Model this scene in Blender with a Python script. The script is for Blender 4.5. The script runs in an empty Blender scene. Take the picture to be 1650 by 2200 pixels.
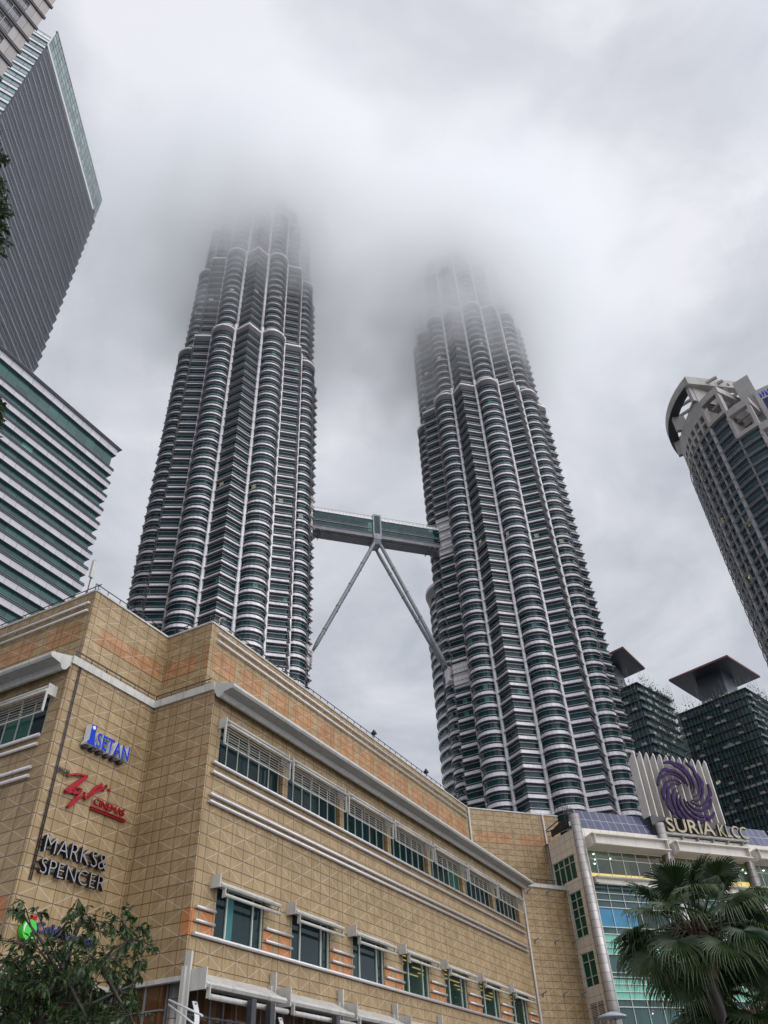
import bpy, bmesh, math, random
from mathutils import Vector, Matrix
sin, cos, pi, R = math.sin, math.cos, math.pi, math.radians
rnd = random.Random(7)
sc = bpy.context.scene
col = sc.collection

# ------------------------------------------------------------------ camera
cam = bpy.data.cameras.new("camera"); camo = bpy.data.objects.new("camera", cam); col.objects.link(camo)
PX = (825.0, 1100.0); FL = 1652.0
_up = Vector((-108.0, -1940.0, FL)).normalized()
_fw = (Vector((0, 0, 1)) - _up * _up.z).normalized()
_rt = _fw.cross(_up)
if _rt.x < 0: _rt = -_rt
EYE = Vector((0, 0, 1.6))
def c2w(v): return Vector((_rt.dot(v), _fw.dot(v), _up.dot(v)))
_X, _Y, _Z = c2w(Vector((1, 0, 0))), c2w(Vector((0, -1, 0))), c2w(Vector((0, 0, -1)))
camo.matrix_world = Matrix(((_X.x, _Y.x, _Z.x, 0), (_X.y, _Y.y, _Z.y, 0), (_X.z, _Y.z, _Z.z, 1.6), (0, 0, 0, 1)))
cam.sensor_fit = 'VERTICAL'; cam.sensor_height = 36.0; cam.lens = FL / 2200 * 36.0
cam.clip_start = 0.1; cam.clip_end = 6000
sc.camera = camo
def at(x, y, r):
    """world point seen at photo pixel x,y at horizontal distance r"""
    d = c2w(Vector((x - PX[0], y - PX[1], FL)))
    return EYE + d * (r / math.hypot(d.x, d.y))

# ------------------------------------------------------------------ node helper
class NT:
    def __init__(s, nt): s.nt = nt; s.n = nt.nodes; s.l = nt.links
    def node(s, t, **k):
        n = s.n.new(t)
        for a, b in k.items(): setattr(n, a, b)
        return n
    def inp(s, sock, v):
        if isinstance(v, bpy.types.NodeSocket): s.l.new(v, sock)
        elif isinstance(v, tuple) and len(v) == 3 and sock.type == 'RGBA': sock.default_value = (*v, 1)
        else: sock.default_value = v
    def m(s, op, a, b=None, c=None):
        n = s.node('ShaderNodeMath', operation=op)
        s.inp(n.inputs[0], a)
        if b is not None: s.inp(n.inputs[1], b)
        if c is not None: s.inp(n.inputs[2], c)
        return n.outputs[0]
    def mix(s, f, a, b, mode='MIX'):
        n = s.node('ShaderNodeMix', data_type='RGBA', blend_type=mode)
        s.inp(n.inputs[0], f); s.inp(n.inputs[6], a); s.inp(n.inputs[7], b)
        return n.outputs[2]
    def noise(s, vec, scale, detail=3.0, rough=0.5, dist=0.0):
        n = s.node('ShaderNodeTexNoise'); s.inp(n.inputs['Vector'], vec)
        n.inputs['Scale'].default_value = scale; n.inputs['Detail'].default_value = detail
        n.inputs['Roughness'].default_value = rough; n.inputs['Distortion'].default_value = dist
        return n.outputs['Fac']
    def ramp(s, f, stops):
        n = s.node('ShaderNodeValToRGB'); s.inp(n.inputs[0], f); e = n.color_ramp.elements
        while len(e) < len(stops): e.new(0.5)
        for i, (p, c) in enumerate(stops): e[i].position = p; e[i].color = (*c, 1)
        return n.outputs[0]
    def mapr(s, v, a, b, c, d):
        n = s.node('ShaderNodeMapRange'); s.inp(n.inputs[0], v)
        for i, q in enumerate((a, b, c, d)): n.inputs[i + 1].default_value = q
        return n.outputs[0]
    def xyz(s, v):
        n = s.node('ShaderNodeSeparateXYZ'); s.l.new(v, n.inputs[0]); return n.outputs
    def comb(s, x, y, z=0.0):
        n = s.node('ShaderNodeCombineXYZ')
        for i, q in enumerate((x, y, z)): s.inp(n.inputs[i], q)
        return n.outputs[0]
    def wn(s, vec):
        n = s.node('ShaderNodeTexWhiteNoise', noise_dimensions='3D'); s.l.new(vec, n.inputs[0]); return n.outputs[0]

# ------------------------------------------------------------------ world: overcast sky
SUN_AZ, SUN_EL = 118.0, 38.0
w = bpy.data.worlds.new("World"); sc.world = w; w.use_nodes = True
t = NT(w.node_tree); t.n.clear()
sky = t.node('ShaderNodeTexSky', sky_type='NISHITA'); sky.sun_disc = False
sky.sun_elevation = R(SUN_EL); sky.sun_rotation = R(SUN_AZ)
bg1 = t.node('ShaderNodeBackground'); t.l.new(sky.outputs[0], bg1.inputs[0]); bg1.inputs[1].default_value = 0.06
tc = t.node('ShaderNodeTexCoord').outputs['Generated']
gx, gy, gz = t.xyz(tc)
zz = t.m('MAXIMUM', gz, 0.08)
flat = t.comb(t.m('DIVIDE', gx, t.m('ADD', zz, .25)), t.m('DIVIDE', gy, t.m('ADD', zz, .25)), 0.3)
n1 = t.noise(flat, 2.6, 4.0, .55, .6)
n2 = t.noise(flat, 6.0, 5.0, .6, .5)
nn = t.m('ADD', t.m('MULTIPLY', n1, .86), t.m('MULTIPLY', n2, .46)); nn = t.m('SUBTRACT', nn, .155)
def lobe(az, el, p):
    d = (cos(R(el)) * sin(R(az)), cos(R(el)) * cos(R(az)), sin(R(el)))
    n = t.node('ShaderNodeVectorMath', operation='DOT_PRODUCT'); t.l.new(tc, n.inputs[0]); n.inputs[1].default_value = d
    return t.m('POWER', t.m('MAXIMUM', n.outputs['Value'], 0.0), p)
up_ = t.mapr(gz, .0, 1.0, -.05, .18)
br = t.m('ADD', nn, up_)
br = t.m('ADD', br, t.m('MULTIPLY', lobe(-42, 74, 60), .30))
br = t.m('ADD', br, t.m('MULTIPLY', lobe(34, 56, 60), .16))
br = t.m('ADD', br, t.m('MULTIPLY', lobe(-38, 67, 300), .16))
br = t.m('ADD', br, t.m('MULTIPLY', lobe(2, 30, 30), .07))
ccol = t.ramp(br, [(.28, (.43, .475, .545)), (.46, (.52, .56, .63)), (.60, (.635, .66, .725)), (.76, (.765, .78, .85)), (.90, (.92, .93, .985))])
bg2 = t.node('ShaderNodeBackground'); t.l.new(ccol, bg2.inputs[0]); boost = t.m('ADD', t.mapr(gz, .963, 1.0, 0, 3.0), t.mapr(t.m('SUBTRACT', t.m('MULTIPLY', gx, .88), t.m('MULTIPLY', gy, .47)), .15, .8, 0, 1.7)); t.l.new(t.m('MULTIPLY', t.m('ADD', boost, 1.0), .97), bg2.inputs[1])  # boost: extra sky brightness out of view, added to light cloud and walls
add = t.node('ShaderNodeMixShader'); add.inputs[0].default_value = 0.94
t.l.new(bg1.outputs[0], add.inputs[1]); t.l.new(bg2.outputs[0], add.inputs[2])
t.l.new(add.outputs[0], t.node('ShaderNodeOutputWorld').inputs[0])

sun = bpy.data.lights.new("sun", 'SUN'); so = bpy.data.objects.new("sun", sun); col.objects.link(so)
sun.energy = 1.15; sun.angle = R(70); sun.color = (1.0, .97, .94)
_d = Vector((cos(R(SUN_EL)) * sin(R(SUN_AZ)), cos(R(SUN_EL)) * cos(R(SUN_AZ)), sin(R(SUN_EL))))
so.rotation_euler = _d.to_track_quat('Z', 'Y').to_euler(); so.location = (40, -60, 90)
sc.view_settings.view_transform = 'Standard'; sc.view_settings.look = 'None'
sc.view_settings.exposure = 0.0; sc.view_settings.gamma = 1.0
cy = sc.cycles
cy.max_bounces = 12; cy.diffuse_bounces = 2; cy.glossy_bounces = 2; cy.transmission_bounces = 3
cy.transparent_max_bounces = 12; cy.volume_bounces = 10; cy.volume_step_rate = 1.0; cy.volume_max_steps = 64
cy.use_denoising = True; cy.sample_clamp_indirect = 4.0

# ------------------------------------------------------------------ materials
def mat(name, color=(.5, .5, .5), rough=.5, metal=0.0, spec=.5, fn=None, emit=None, es=1.0):
    m = bpy.data.materials.new(name); m.use_nodes = True
    t = NT(m.node_tree); b = t.n['Principled BSDF']
    b.inputs['Base Color'].default_value = (*color, 1); b.inputs['Roughness'].default_value = rough
    b.inputs['Metallic'].default_value = metal; b.inputs['Specular IOR Level'].default_value = spec
    if emit: b.inputs['Emission Color'].default_value = (*emit, 1); b.inputs['Emission Strength'].default_value = es
    if fn: fn(t, b)
    return m
def uvof(t): return t.node('ShaderNodeUVMap').outputs[0]
def objc(t): return t.node('ShaderNodeTexCoord').outputs['Object']
def weather(color, amt=.16, scale=.35, streak=True):
    def fn(t, b):
        o = objc(t); x, y, z = t.xyz(o)
        n = t.noise(o, scale, 4)
        c = t.mix(t.mapr(n, .3, .7, 0, amt), color, tuple(v * .55 for v in color))
        if streak:
            s2 = t.noise(t.comb(t.m('MULTIPLY', x, 3), t.m('MULTIPLY', y, 3), t.m('MULTIPLY', z, .25)), 1.0, 4)
            c = t.mix(t.mapr(s2, .5, .75, 0, amt * 1.3), c, tuple(v * .45 for v in color))
        t.l.new(c, b.inputs['Base Color'])
        t.l.new(t.mapr(n, .3, .7, .35, .6), b.inputs['Roughness'])
    return fn
PER, TW, TH, U0 = 8.33, 1.28, 0.72, 39.06
def tile_fn(base, line=True):
    def fn(t, b):
        u, v, _ = t.xyz(uvof(t))
        mm = t.m('FLOORED_MODULO', t.m('SUBTRACT', u, U0), PER)
        U = t.m('DIVIDE', mm, TW); V = t.m('DIVIDE', t.m('SUBTRACT', v, 12.2), TH)
        fu, fv = t.m('FRACT', U), t.m('FRACT', V)
        ju = t.m('LESS_THAN', fu, .035); jv = t.m('LESS_THAN', fv, .075)
        cell = t.comb(t.m('FLOOR', t.m('DIVIDE', u, TW)), t.m('FLOOR', V))
        r_ = t.wn(cell)
        c = t.mix(t.mapr(r_, 0, 1, 0, 1), base, tuple(q * k for q, k in zip(base, (.76, .74, .70))))
        o = t.comb(u, v)
        c = t.mix(t.mapr(t.noise(o, .11, 4), .42, .68, 0, .35), c, tuple(q * k for q, k in zip(base, (.70, .68, .62))))
        st = t.noise(t.comb(t.m('MULTIPLY', u, 2.2), t.m('MULTIPLY', v, .18)), 1.0, 5, .65)
        c = t.mix(t.mapr(st, .48, .74, 0, .75), c, tuple(q * k for q, k in zip(base, (.52, .48, .42))))
        sk = t.noise(t.comb(t.m('MULTIPLY', u, 5.5), t.m('MULTIPLY', v, .1)), 1.0, 4, .7)
        for z0_, ln in ((38.1, 1.6), (27.6, 3.0), (19.9, 3.2), (12.2, 1.8)):     # rain grime running down below each ledge
            g_ = t.m('MULTIPLY', t.mapr(v, z0_ - ln, z0_, 0, 1), t.m('LESS_THAN', v, z0_))
            g_ = t.m('MULTIPLY', g_, t.mapr(sk, .42, .70, 0, .85))
            c = t.mix(g_, c, tuple(q * k for q, k in zip(base, (.42, .38, .34))))
        gr = t.noise(t.comb(t.m('MULTIPLY', u, 14), v), 1.0, 2)
        c = t.mix(t.mapr(gr, .3, .7, 0, .12), c, tuple(q * .6 for q in base))
        if line:
            d1 = t.m('FLOORED_MODULO', t.m('ADD', U, V), 2.0); d2 = t.m('FLOORED_MODULO', t.m('SUBTRACT', U, V), 2.0)
            l1 = t.m('LESS_THAN', d1, .085); l2 = t.m('LESS_THAN', d2, .085)
            dots = t.m('GREATER_THAN', t.m('FRACT', t.m('MULTIPLY', U, 11)), .38)
            ok = t.m('LESS_THAN', U, 6.0)
            dg = t.m('MULTIPLY', t.m('MULTIPLY', t.m('MAXIMUM', l1, l2), dots), ok)
            c = t.mix(t.m('MULTIPLY', dg, .42), c, (.74, .69, .58))
        j = t.m('MAXIMUM', ju, jv)
        c = t.mix(t.m('MULTIPLY', j, .8), c, (.06, .033, .018))
        t.l.new(c, b.inputs['Base Color'])
        bp = t.node('ShaderNodeBump'); bp.inputs['Strength'].default_value = .35; bp.inputs['Distance'].default_value = .02
        t.l.new(t.m('SUBTRACT', 1.0, j), bp.inputs['Height']); t.l.new(bp.outputs[0], b.inputs['Normal'])
        b.inputs['Roughness'].default_value = .5; b.inputs['Specular IOR Level'].default_value = .28
    return fn
M = {}
M['tile'] = mat('tan_ceramic_tile', fn=tile_fn((.425, .303, .165)))
M['peach'] = mat('muted_peach_tile', fn=tile_fn((.46, .245, .115)))
M['orange'] = mat('orange_ceramic_tile', fn=tile_fn((.56, .225, .085)))
M['paint'] = mat('white_painted_metal', (.55, .53, .49), .4, fn=weather((.56, .54, .495), .45, .9))
M['soffit'] = mat('grey_soffit_panel', (.36, .35, .33), .6, fn=weather((.36, .35, .33), .3))
M['dark'] = mat('dark_metal', (.035, .036, .04), .45)
M['black'] = mat('black_metal', (.015, .015, .017), .35)
M['grey'] = mat('grey_metal', (.2, .2, .21), .45, fn=weather((.22, .22, .23), .3))
M['greyp'] = mat('grey_strut_paint', (.27, .28, .29), .45, fn=weather((.29, .30, .31), .3))
def panel_fn(base, pw, ph, jc=(.06, .06, .06), var=.35, jw=.03, z0=0.0, metal=.2, rough=.33):
    def fn(t, b):
        u, v, _ = t.xyz(uvof(t))
        U, V = t.m('DIVIDE', u, pw), t.m('DIVIDE', t.m('SUBTRACT', v, z0), ph)
        j = t.m('MAXIMUM', t.m('LESS_THAN', t.m('FRACT', U), jw / pw), t.m('LESS_THAN', t.m('FRACT', V), jw / ph))
        r_ = t.wn(t.comb(t.m('FLOOR', U), t.m('FLOOR', V)))
        c = t.mix(t.mapr(r_, 0, 1, 0, var), base, tuple(q * .62 for q in base))
        st = t.noise(t.comb(t.m('MULTIPLY', u, 1.6), t.m('MULTIPLY', v, .25)), 1.0, 4, .6)
        c = t.mix(t.mapr(st, .5, .8, 0, .4), c, tuple(q * .55 for q in base))
        c = t.mix(t.m('MULTIPLY', j, .85), c, jc)
        t.l.new(c, b.inputs['Base Color']); b.inputs['Metallic'].default_value = metal
        t.l.new(t.mapr(r_, 0, 1, rough, rough + .15), b.inputs['Roughness'])
    return fn
M['steel'] = mat('stainless_spandrel', fn=panel_fn((.88, .85, .86), 1.25, 40, metal=.05, var=.4))
M['steelcol'] = mat('stainless_column', fn=panel_fn((.86, .83, .83), 40, 2.0, metal=.08, var=.25))
M['steelpanel'] = mat('stainless_flat_panel', fn=panel_fn((.82, .77, .76), 1.3, 1.33, metal=.1, var=.2))
M['tube'] = mat('stainless_tube', (.62, .59, .59), .35, .4)
M['whitepanel'] = mat('cream_wall_panel', fn=panel_fn((.70, .64, .55), 1.3, 1.02, var=.15, jw=.035, metal=0, z0=34.0, rough=.5))
M['bigcol'] = mat('steel_clad_column', fn=panel_fn((.47, .435, .41), 40, .92, var=.45, jw=.05, metal=.6, rough=.3))
def glass_fn(base, pw, ph, lit=0.0, litc=(1, .8, .5), var=.7, rough=.06, z0=0.0, jw=.05, jc=(.01, .012, .012), bright=None):
    def fn(t, b):
        u, v, _ = t.xyz(uvof(t))
        U, V = t.m('DIVIDE', u, pw), t.m('DIVIDE', t.m('SUBTRACT', v, z0), ph)
        j = t.m('LESS_THAN', t.m('FRACT', U), jw / pw)
        cell = t.comb(t.m('FLOOR', U), t.m('FLOOR', V)); r_ = t.wn(cell)
        c = t.mix(t.mapr(r_, 0, 1, 0, var), base, tuple(q * .35 for q in base))
        r2 = t.wn(t.comb(t.m('FLOOR', t.m('DIVIDE', U, 3.0)), t.m('FLOOR', V), 5.0))
        c = t.mix(t.mapr(r2, 0, 1, 0, .5), c, tuple(q * .5 for q in base))
        r3 = t.wn(t.comb(t.m('FLOOR', U), t.m('FLOOR', V), 9.0))
        if bright: c = t.mix(t.m('GREATER_THAN', r3, .975), c, bright)
        c = t.mix(j, c, jc)
        t.l.new(c, b.inputs['Base Color']); b.inputs['Roughness'].default_value = rough
        b.inputs['Specular IOR Level'].default_value = .2
        if lit > 0:
            on = t.m('GREATER_THAN', r3, 1 - lit)
            sp = t.m('GREATER_THAN', t.noise(t.comb(t.m('MULTIPLY', u, 2.0), t.m('MULTIPLY', v, 4.0)), 1.0, 1), .56)
            b.inputs['Emission Color'].default_value = (*litc, 1)
            t.l.new(t.m('MULTIPLY', t.m('MULTIPLY', on, sp), .9), b.inputs['Emission Strength'])
    return fn
M['tglass'] = mat('dark_green_tower_glass', fn=glass_fn((.018, .070, .074), 1.6, 4.0, lit=.003, bright=(.07, .20, .19)))
M['aglass'] = mat('teal_office_glass', fn=glass_fn((.035, .115, .11), 3.0, 4.28, bright=(.10, .24, .21), jw=.1, var=.75))
M['bglass'] = mat('dark_slatted_glass', fn=glass_fn((.035, .05, .065), 2.2, .55, jw=.06, var=.35, rough=.3))
M['cglass'] = mat('mauve_grey_glass', fn=glass_fn((.15, .145, .17), 2.2, 7, jw=.08, var=.25))
M['crown'] = mat('pale_green_crown_glass', fn=glass_fn((.33, .45, .43), 2.4, 3.0, jw=.3, var=.75, jc=(.08, .11, .11)))
M['paleteal'] = mat('pale_teal_glass', fn=glass_fn((.20, .31, .33), 3.2, 4.2, jw=.14, var=.35))
M['dglass'] = mat('blue_grey_round_glass', fn=glass_fn((.065, .11, .13), 1.9, 2.0, lit=.004, litc=(1, .75, .35), var=.6, bright=(.12, .2, .22)))
M['eglass'] = mat('residence_glass', fn=glass_fn((.05, .095, .10), 2.3, 2.1, lit=.003, var=.8, jw=.12, bright=(.2, .33, .32)))
M['wglass'] = mat('shop_window_glass', fn=glass_fn((.010, .034, .036), 1.28, 8, var=.7, jw=.01, z0=9.0, bright=(.03, .11, .08)))
M['wgreen'] = mat('wing_side_glass', fn=glass_fn((.018, .085, .055), 1.3, 8, var=.3, jw=.01))
M['stone'] = mat('grey_stone_cladding', fn=panel_fn((.44, .41, .385), 3.0, 1.0, var=.2, jw=.06, metal=0, rough=.55, jc=(.2, .19, .18)))
M['brown'] = mat('brown_stone_panel', fn=panel_fn((.30, .265, .25), 3.0, 6.0, var=.2, jw=.08, metal=0, rough=.5))
M['slab'] = mat('dark_canopy_slab', (.045, .05, .06), .4)
M['redline'] = mat('dark_red_edge', (.14, .035, .035), .5)
M['solar'] = mat('blue_solar_panel', fn=panel_fn((.020, .026, .075), 1.16, 1.35, jc=(.35, .37, .45), var=.45, jw=.05, z0=34.0, metal=.2, rough=.2))
M['green1'] = mat('pale_green_spandrel_glass', fn=panel_fn((.13, .46, .33), 2.12, 3, jc=(.1, .3, .25), var=.1, jw=.03, rough=.15, metal=0))
M['blue1'] = mat('blue_blind_glass', fn=weather((.015, .20, .36), .3, .8))
M['mul'] = mat('pale_green_mullion', (.52, .56, .50), .4)
def clear_glass(name, tint, fac):
    def fn(t, b):
        tr = t.node('ShaderNodeBsdfTransparent'); tr.inputs[0].default_value = (*tint, 1)
        mx = t.node('ShaderNodeMixShader'); mx.inputs[0].default_value = fac
        t.l.new(b.outputs[0], mx.inputs[1]); t.l.new(tr.outputs[0], mx.inputs[2])
        t.l.new(mx.outputs[0], t.n['Material Output'].inputs[0])
    return mat(name, (.03, .09, .075), .04, 0, .7, fn)
M['clear'] = clear_glass('clear_green_glass', (.55, .8, .72), .62)
M['room'] = mat('pale_ceiling', (.62, .66, .6), .8)
M['roomw'] = mat('warm_ceiling', (.5, .36, .22), .8)
M['darkroom'] = mat('dark_room', (.03, .02, .03), .8)
M['lampw'] = mat('white_lamp_glow', (1, 1, 1), .5, emit=(1, .95, .85), es=5.0)
M['cove'] = mat('warm_cove_glow', (1, .7, .3), .5, emit=(1, .44, .09), es=2.2)
M['purple'] = mat('purple_sign', (.030, .008, .072), .5, 0, .12)
M['purpled'] = mat('dark_purple_edge', (.02, .012, .035), .4)
M['gold'] = mat('gold_sign', (.5, .4, .22), .4, .2, fn=weather((.40, .34, .22), .45, 1.5))
M['goldd'] = mat('gold_sign_side', (.10, .08, .055), .4)
M['blue'] = mat('blue_sign', (.004, .045, .50), .45, 0, .15)
M['red'] = mat('red_sign', (.34, .014, .022), .45, 0, .2)
M['navy'] = mat('navy_sign', (.015, .02, .11), .4)
M['lime'] = mat('green_sign', (.04, .55, .035), .35)
M['silver'] = mat('silver_letter', (.30, .30, .32), .35, .3)
M['white'] = mat('white_plastic', (.72, .72, .72), .45)
M['cloth'] = mat('grey_lamp_disc', (.35, .38, .42), .5)
def leaf_mat(name, a, b_, rough=.45, tr=.25):
    def fn(t, b):
        u, v, _ = t.xyz(uvof(t))
        c = t.mix(t.mapr(u, 0, 1, 0, 1), a, b_)
        t.l.new(c, b.inputs['Base Color'])
        td = t.node('ShaderNodeBsdfTranslucent'); t.l.new(c, td.inputs[0])
        mx = t.node('ShaderNodeMixShader'); mx.inputs[0].default_value = tr
        t.l.new(b.outputs[0], mx.inputs[1]); t.l.new(td.outputs[0], mx.inputs[2])
        t.l.new(mx.outputs[0], t.n['Material Output'].inputs[0])
    return mat(name, a, rough, fn=fn)
M['leaf'] = leaf_mat('glossy_leaf', (.026, .066, .016), (.075, .105, .03), .4)
M['leafd'] = leaf_mat('small_dark_leaf', (.030, .058, .020), (.07, .095, .04), .5)
M['palm'] = leaf_mat('palm_leaf', (.014, .044, .012), (.09, .125, .035), .42, .2)
M['climb'] = leaf_mat('climbing_leaf', (.04, .06, .02), (.10, .09, .03), .6, .1)
M['bark'] = mat('bark', (.04, .03, .022), .85, fn=weather((.045, .034, .026), .5, 4))
M['fibre'] = mat('palm_fibre', (.10, .04, .03), .9, fn=weather((.12, .05, .035), .5, 5))
M['asphalt'] = mat('asphalt', (.05, .05, .052), .85, fn=weather((.055, .055, .057), .3, 1, False))
M['pave'] = mat('paving', (.25, .25, .255), .8, fn=weather((.27, .27, .275), .3, 1, False))

# ------------------------------------------------------------------ geometry helpers
class MB:
    """collects faces (one material index each, optional uv) and links them as one mesh object"""
    def __init__(s): s.v = []; s.f = []; s.m = []; s.uv = []; s.sm = []
    def face(s, pts, uv=None, mi=0, smooth=False):
        i = len(s.v); s.v.extend([tuple(p) for p in pts]); s.f.append(tuple(range(i, i + len(pts))))
        s.m.append(mi); s.uv.append(uv or [(p[0] + p[1], p[2]) for p in pts]); s.sm.append(smooth); return s
    def box(s, x0, x1, y0, y1, z0, z1, mi=0):
        P = [(x, y, z) for z in (z0, z1) for y in (y0, y1) for x in (x0, x1)]
        for q, k in (((0, 1, 5, 4), 0), ((3, 2, 6, 7), 0), ((2, 0, 4, 6), 1), ((1, 3, 7, 5), 1)):
            s.face([P[i] for i in q], [(P[i][k], P[i][2]) for i in q], mi)
        for q in ((0, 2, 3, 1), (4, 5, 7, 6)): s.face([P[i] for i in q], [(P[i][0], P[i][1]) for i in q], mi)
        return s
    def beam(s, a, b, wx, wz, up=Vector((0, 0, 1)), mi=0):
        a, b = Vector(a), Vector(b); d = (b - a).normalized(); sd = d.cross(up)
        if sd.length < 1e-4: sd = d.cross(Vector((1, 0, 0)))
        sd.normalize(); u = sd.cross(d); L = (b - a).length
        c = [(sd * x * wx / 2 + u * z * wz / 2) for x, z in ((-1, -1), (1, -1), (1, 1), (-1, 1))]
        for k in range(4):
            k2 = (k + 1) % 4
            s.face([a + c[k], b + c[k], b + c[k2], a + c[k2]][::-1], [(wx, 0), (wx, L), (0, L), (0, 0)], mi)
        s.face([a + q for q in c], None, mi); s.face([b + q for q in c[::-1]], None, mi); return s
    def tube(s, pts, r, n=8, mi=0, cap=True):
        pts = [Vector(p) for p in pts]; rr = r if isinstance(r, (list, tuple)) else [r] * len(pts)
        rings = []; L = 0; Ls = []
        for i, p in enumerate(pts):
            d = (pts[min(i + 1, len(pts) - 1)] - pts[max(i - 1, 0)]).normalized()
            a = d.cross(Vector((0, 0, 1)))
            if a.length < .05: a = d.cross(Vector((0, 1, 0)))
            a.normalize(); b = a.cross(d)
            if i: L += (p - pts[i - 1]).length
            Ls.append(L)
            rings.append([p + (a * cos(2 * pi * k / n) + b * sin(2 * pi * k / n)) * rr[i] for k in range(n)])
        c = 2 * pi * rr[0] / n
        for i in range(len(pts) - 1):
            for k in range(n):
                k2 = (k + 1) % n
                s.face([rings[i][k], rings[i][k2], rings[i + 1][k2], rings[i + 1][k]],
                       [(k * c, Ls[i]), (k * c + c, Ls[i]), (k * c + c, Ls[i + 1]), (k * c, Ls[i + 1])], mi, True)
        if cap: s.face(rings[0][::-1], None, mi); s.face(rings[-1], None, mi)
        return s
    def prism(s, poly, z0, z1, mi=0, top=True, bottom=True, u0=0.0):
        L = u0; n = len(poly)
        area = sum(poly[i][0] * poly[(i + 1) % n][1] - poly[(i + 1) % n][0] * poly[i][1] for i in range(n))
        if area < 0: poly = poly[::-1]
        for i in range(n):
            a, b = poly[i], poly[(i + 1) % n]; d = math.dist(a, b)
            s.face([(*a, z0), (*b, z0), (*b, z1), (*a, z1)], [(L, z0), (L + d, z0), (L + d, z1), (L, z1)], mi); L += d
        if top: s.face([(*p, z1) for p in poly], None, mi)
        if bottom: s.face([(*p, z0) for p in poly[::-1]], None, mi)
        return s
    def wall(s, a, b, z0, z1, u0=0.0, mi=0):
        d = math.dist(a, b)
        s.face([(*a, z0), (*b, z0), (*b, z1), (*a, z1)], [(u0, z0), (u0 + d, z0), (u0 + d, z1), (u0, z1)], mi); return s
    def sweep(s, prof, p0, p1, mi=0, caps=True):
        """prof: list of (outward, z) closed polygon; p0,p1: (x,y) ends, outward = right side of p0->p1"""
        d = Vector((p1[0] - p0[0], p1[1] - p0[1])); L = d.length; d.normalize(); o = Vector((d.y, -d.x))
        A = [(p0[0] + o.x * a, p0[1] + o.y * a, z) for a, z in prof]; B = [(p1[0] + o.x * a, p1[1] + o.y * a, z) for a, z in prof]
        n = len(prof)
        for i in range(n):
            j = (i + 1) % n
            s.face([A[i], A[j], B[j], B[i]], [(0, A[i][2]), (0, A[j][2]), (L, A[j][2]), (L, A[i][2])], mi)
        if caps: s.face(A[::-1], None, mi); s.face(B, None, mi)
        return s
    def build(s, name, m, parent=None, off=None, mat_list=None):
        me = bpy.data.meshes.new(name)
        vs = s.v if off is None else [(a - off[0], b - off[1], c - off[2]) for a, b, c in s.v]
        me.from_pydata(vs, [], s.f)
        for q in (m if isinstance(m, (list, tuple)) else [m]): me.materials.append(q)
        me.polygons.foreach_set('material_index', s.m); me.polygons.foreach_set('use_smooth', s.sm)
        ul = me.uv_layers.new(name='UVMap'); fl = []
        for u in s.uv:
            for a in u: fl.extend((float(a[0]), float(a[1])))
        ul.data.foreach_set('uv', fl); me.update()
        if any(s.sm):
            bm = bmesh.new(); bm.from_mesh(me); bmesh.ops.remove_doubles(bm, verts=bm.verts, dist=1e-4); bm.to_mesh(me); bm.free()
        o = bpy.data.objects.new(name, me); col.objects.link(o)
        if parent is not None: o.parent = parent
        return o
def tag(o, label=None, cat=None, group=None, kind=None):
    if label: o['label'] = label
    if cat: o['category'] = cat
    if group: o['group'] = group
    if kind: o['kind'] = kind
    return o
class Thing:
    """Empty at the thing's base; parts are given in frame coordinates and stored relative to it"""
    def __init__(s, name, label, cat, org, base=(0, 0, 0), rot=0.0, group=None):
        s.o = bpy.data.objects.new(name, None); col.objects.link(s.o); s.off = org; s.o.empty_display_size = .5
        b = Vector(base); l = Vector(org); c_, s_ = cos(rot), sin(rot)
        s.o.location = (b.x + c_ * l.x - s_ * l.y, b.y + s_ * l.x + c_ * l.y, b.z + l.z); s.o.rotation_euler = (0, 0, rot)
        tag(s.o, label, cat, group)
    def part(s, name, mb, m, parent=None, label=None):
        o = mb.build(name, m, parent or s.o, s.off)
        if label: o['label'] = label
        return o
def copy_tree(o, parent=None):
    c = o.copy(); col.objects.link(c)
    if parent is not None: c.parent = parent
    for ch in list(o.children): copy_tree(ch, c)
    return c

# frames
RM = math.atan2(.8965, .4431)                # mall frame: x = along the long facade, y = away from the camera
RW = R(24.0); OW = (22.38, 103.19, 0)        # wing frame: x along the glass front, y back
def mall_w(s, q, z=0): return Vector((.4431 * s - .8965 * q, .8965 * s + .4431 * q, z))

# ------------------------------------------------------------------ ground
g = MB(); g.face([(-3000, -3000, 0), (3000, -3000, 0), (3000, 3000, 0), (-3000, 3000, 0)])
tag(g.build('ground', M['pave']), kind='structure')
rd = MB(); a, b_, c_, d_ = mall_w(-80, 8), mall_w(160, 8), mall_w(160, 22), mall_w(-80, 22)
rd.face([(*p.xy, .004) for p in (a, b_, c_, d_)]); tag(rd.build('road', M['asphalt']), kind='structure')

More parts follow.
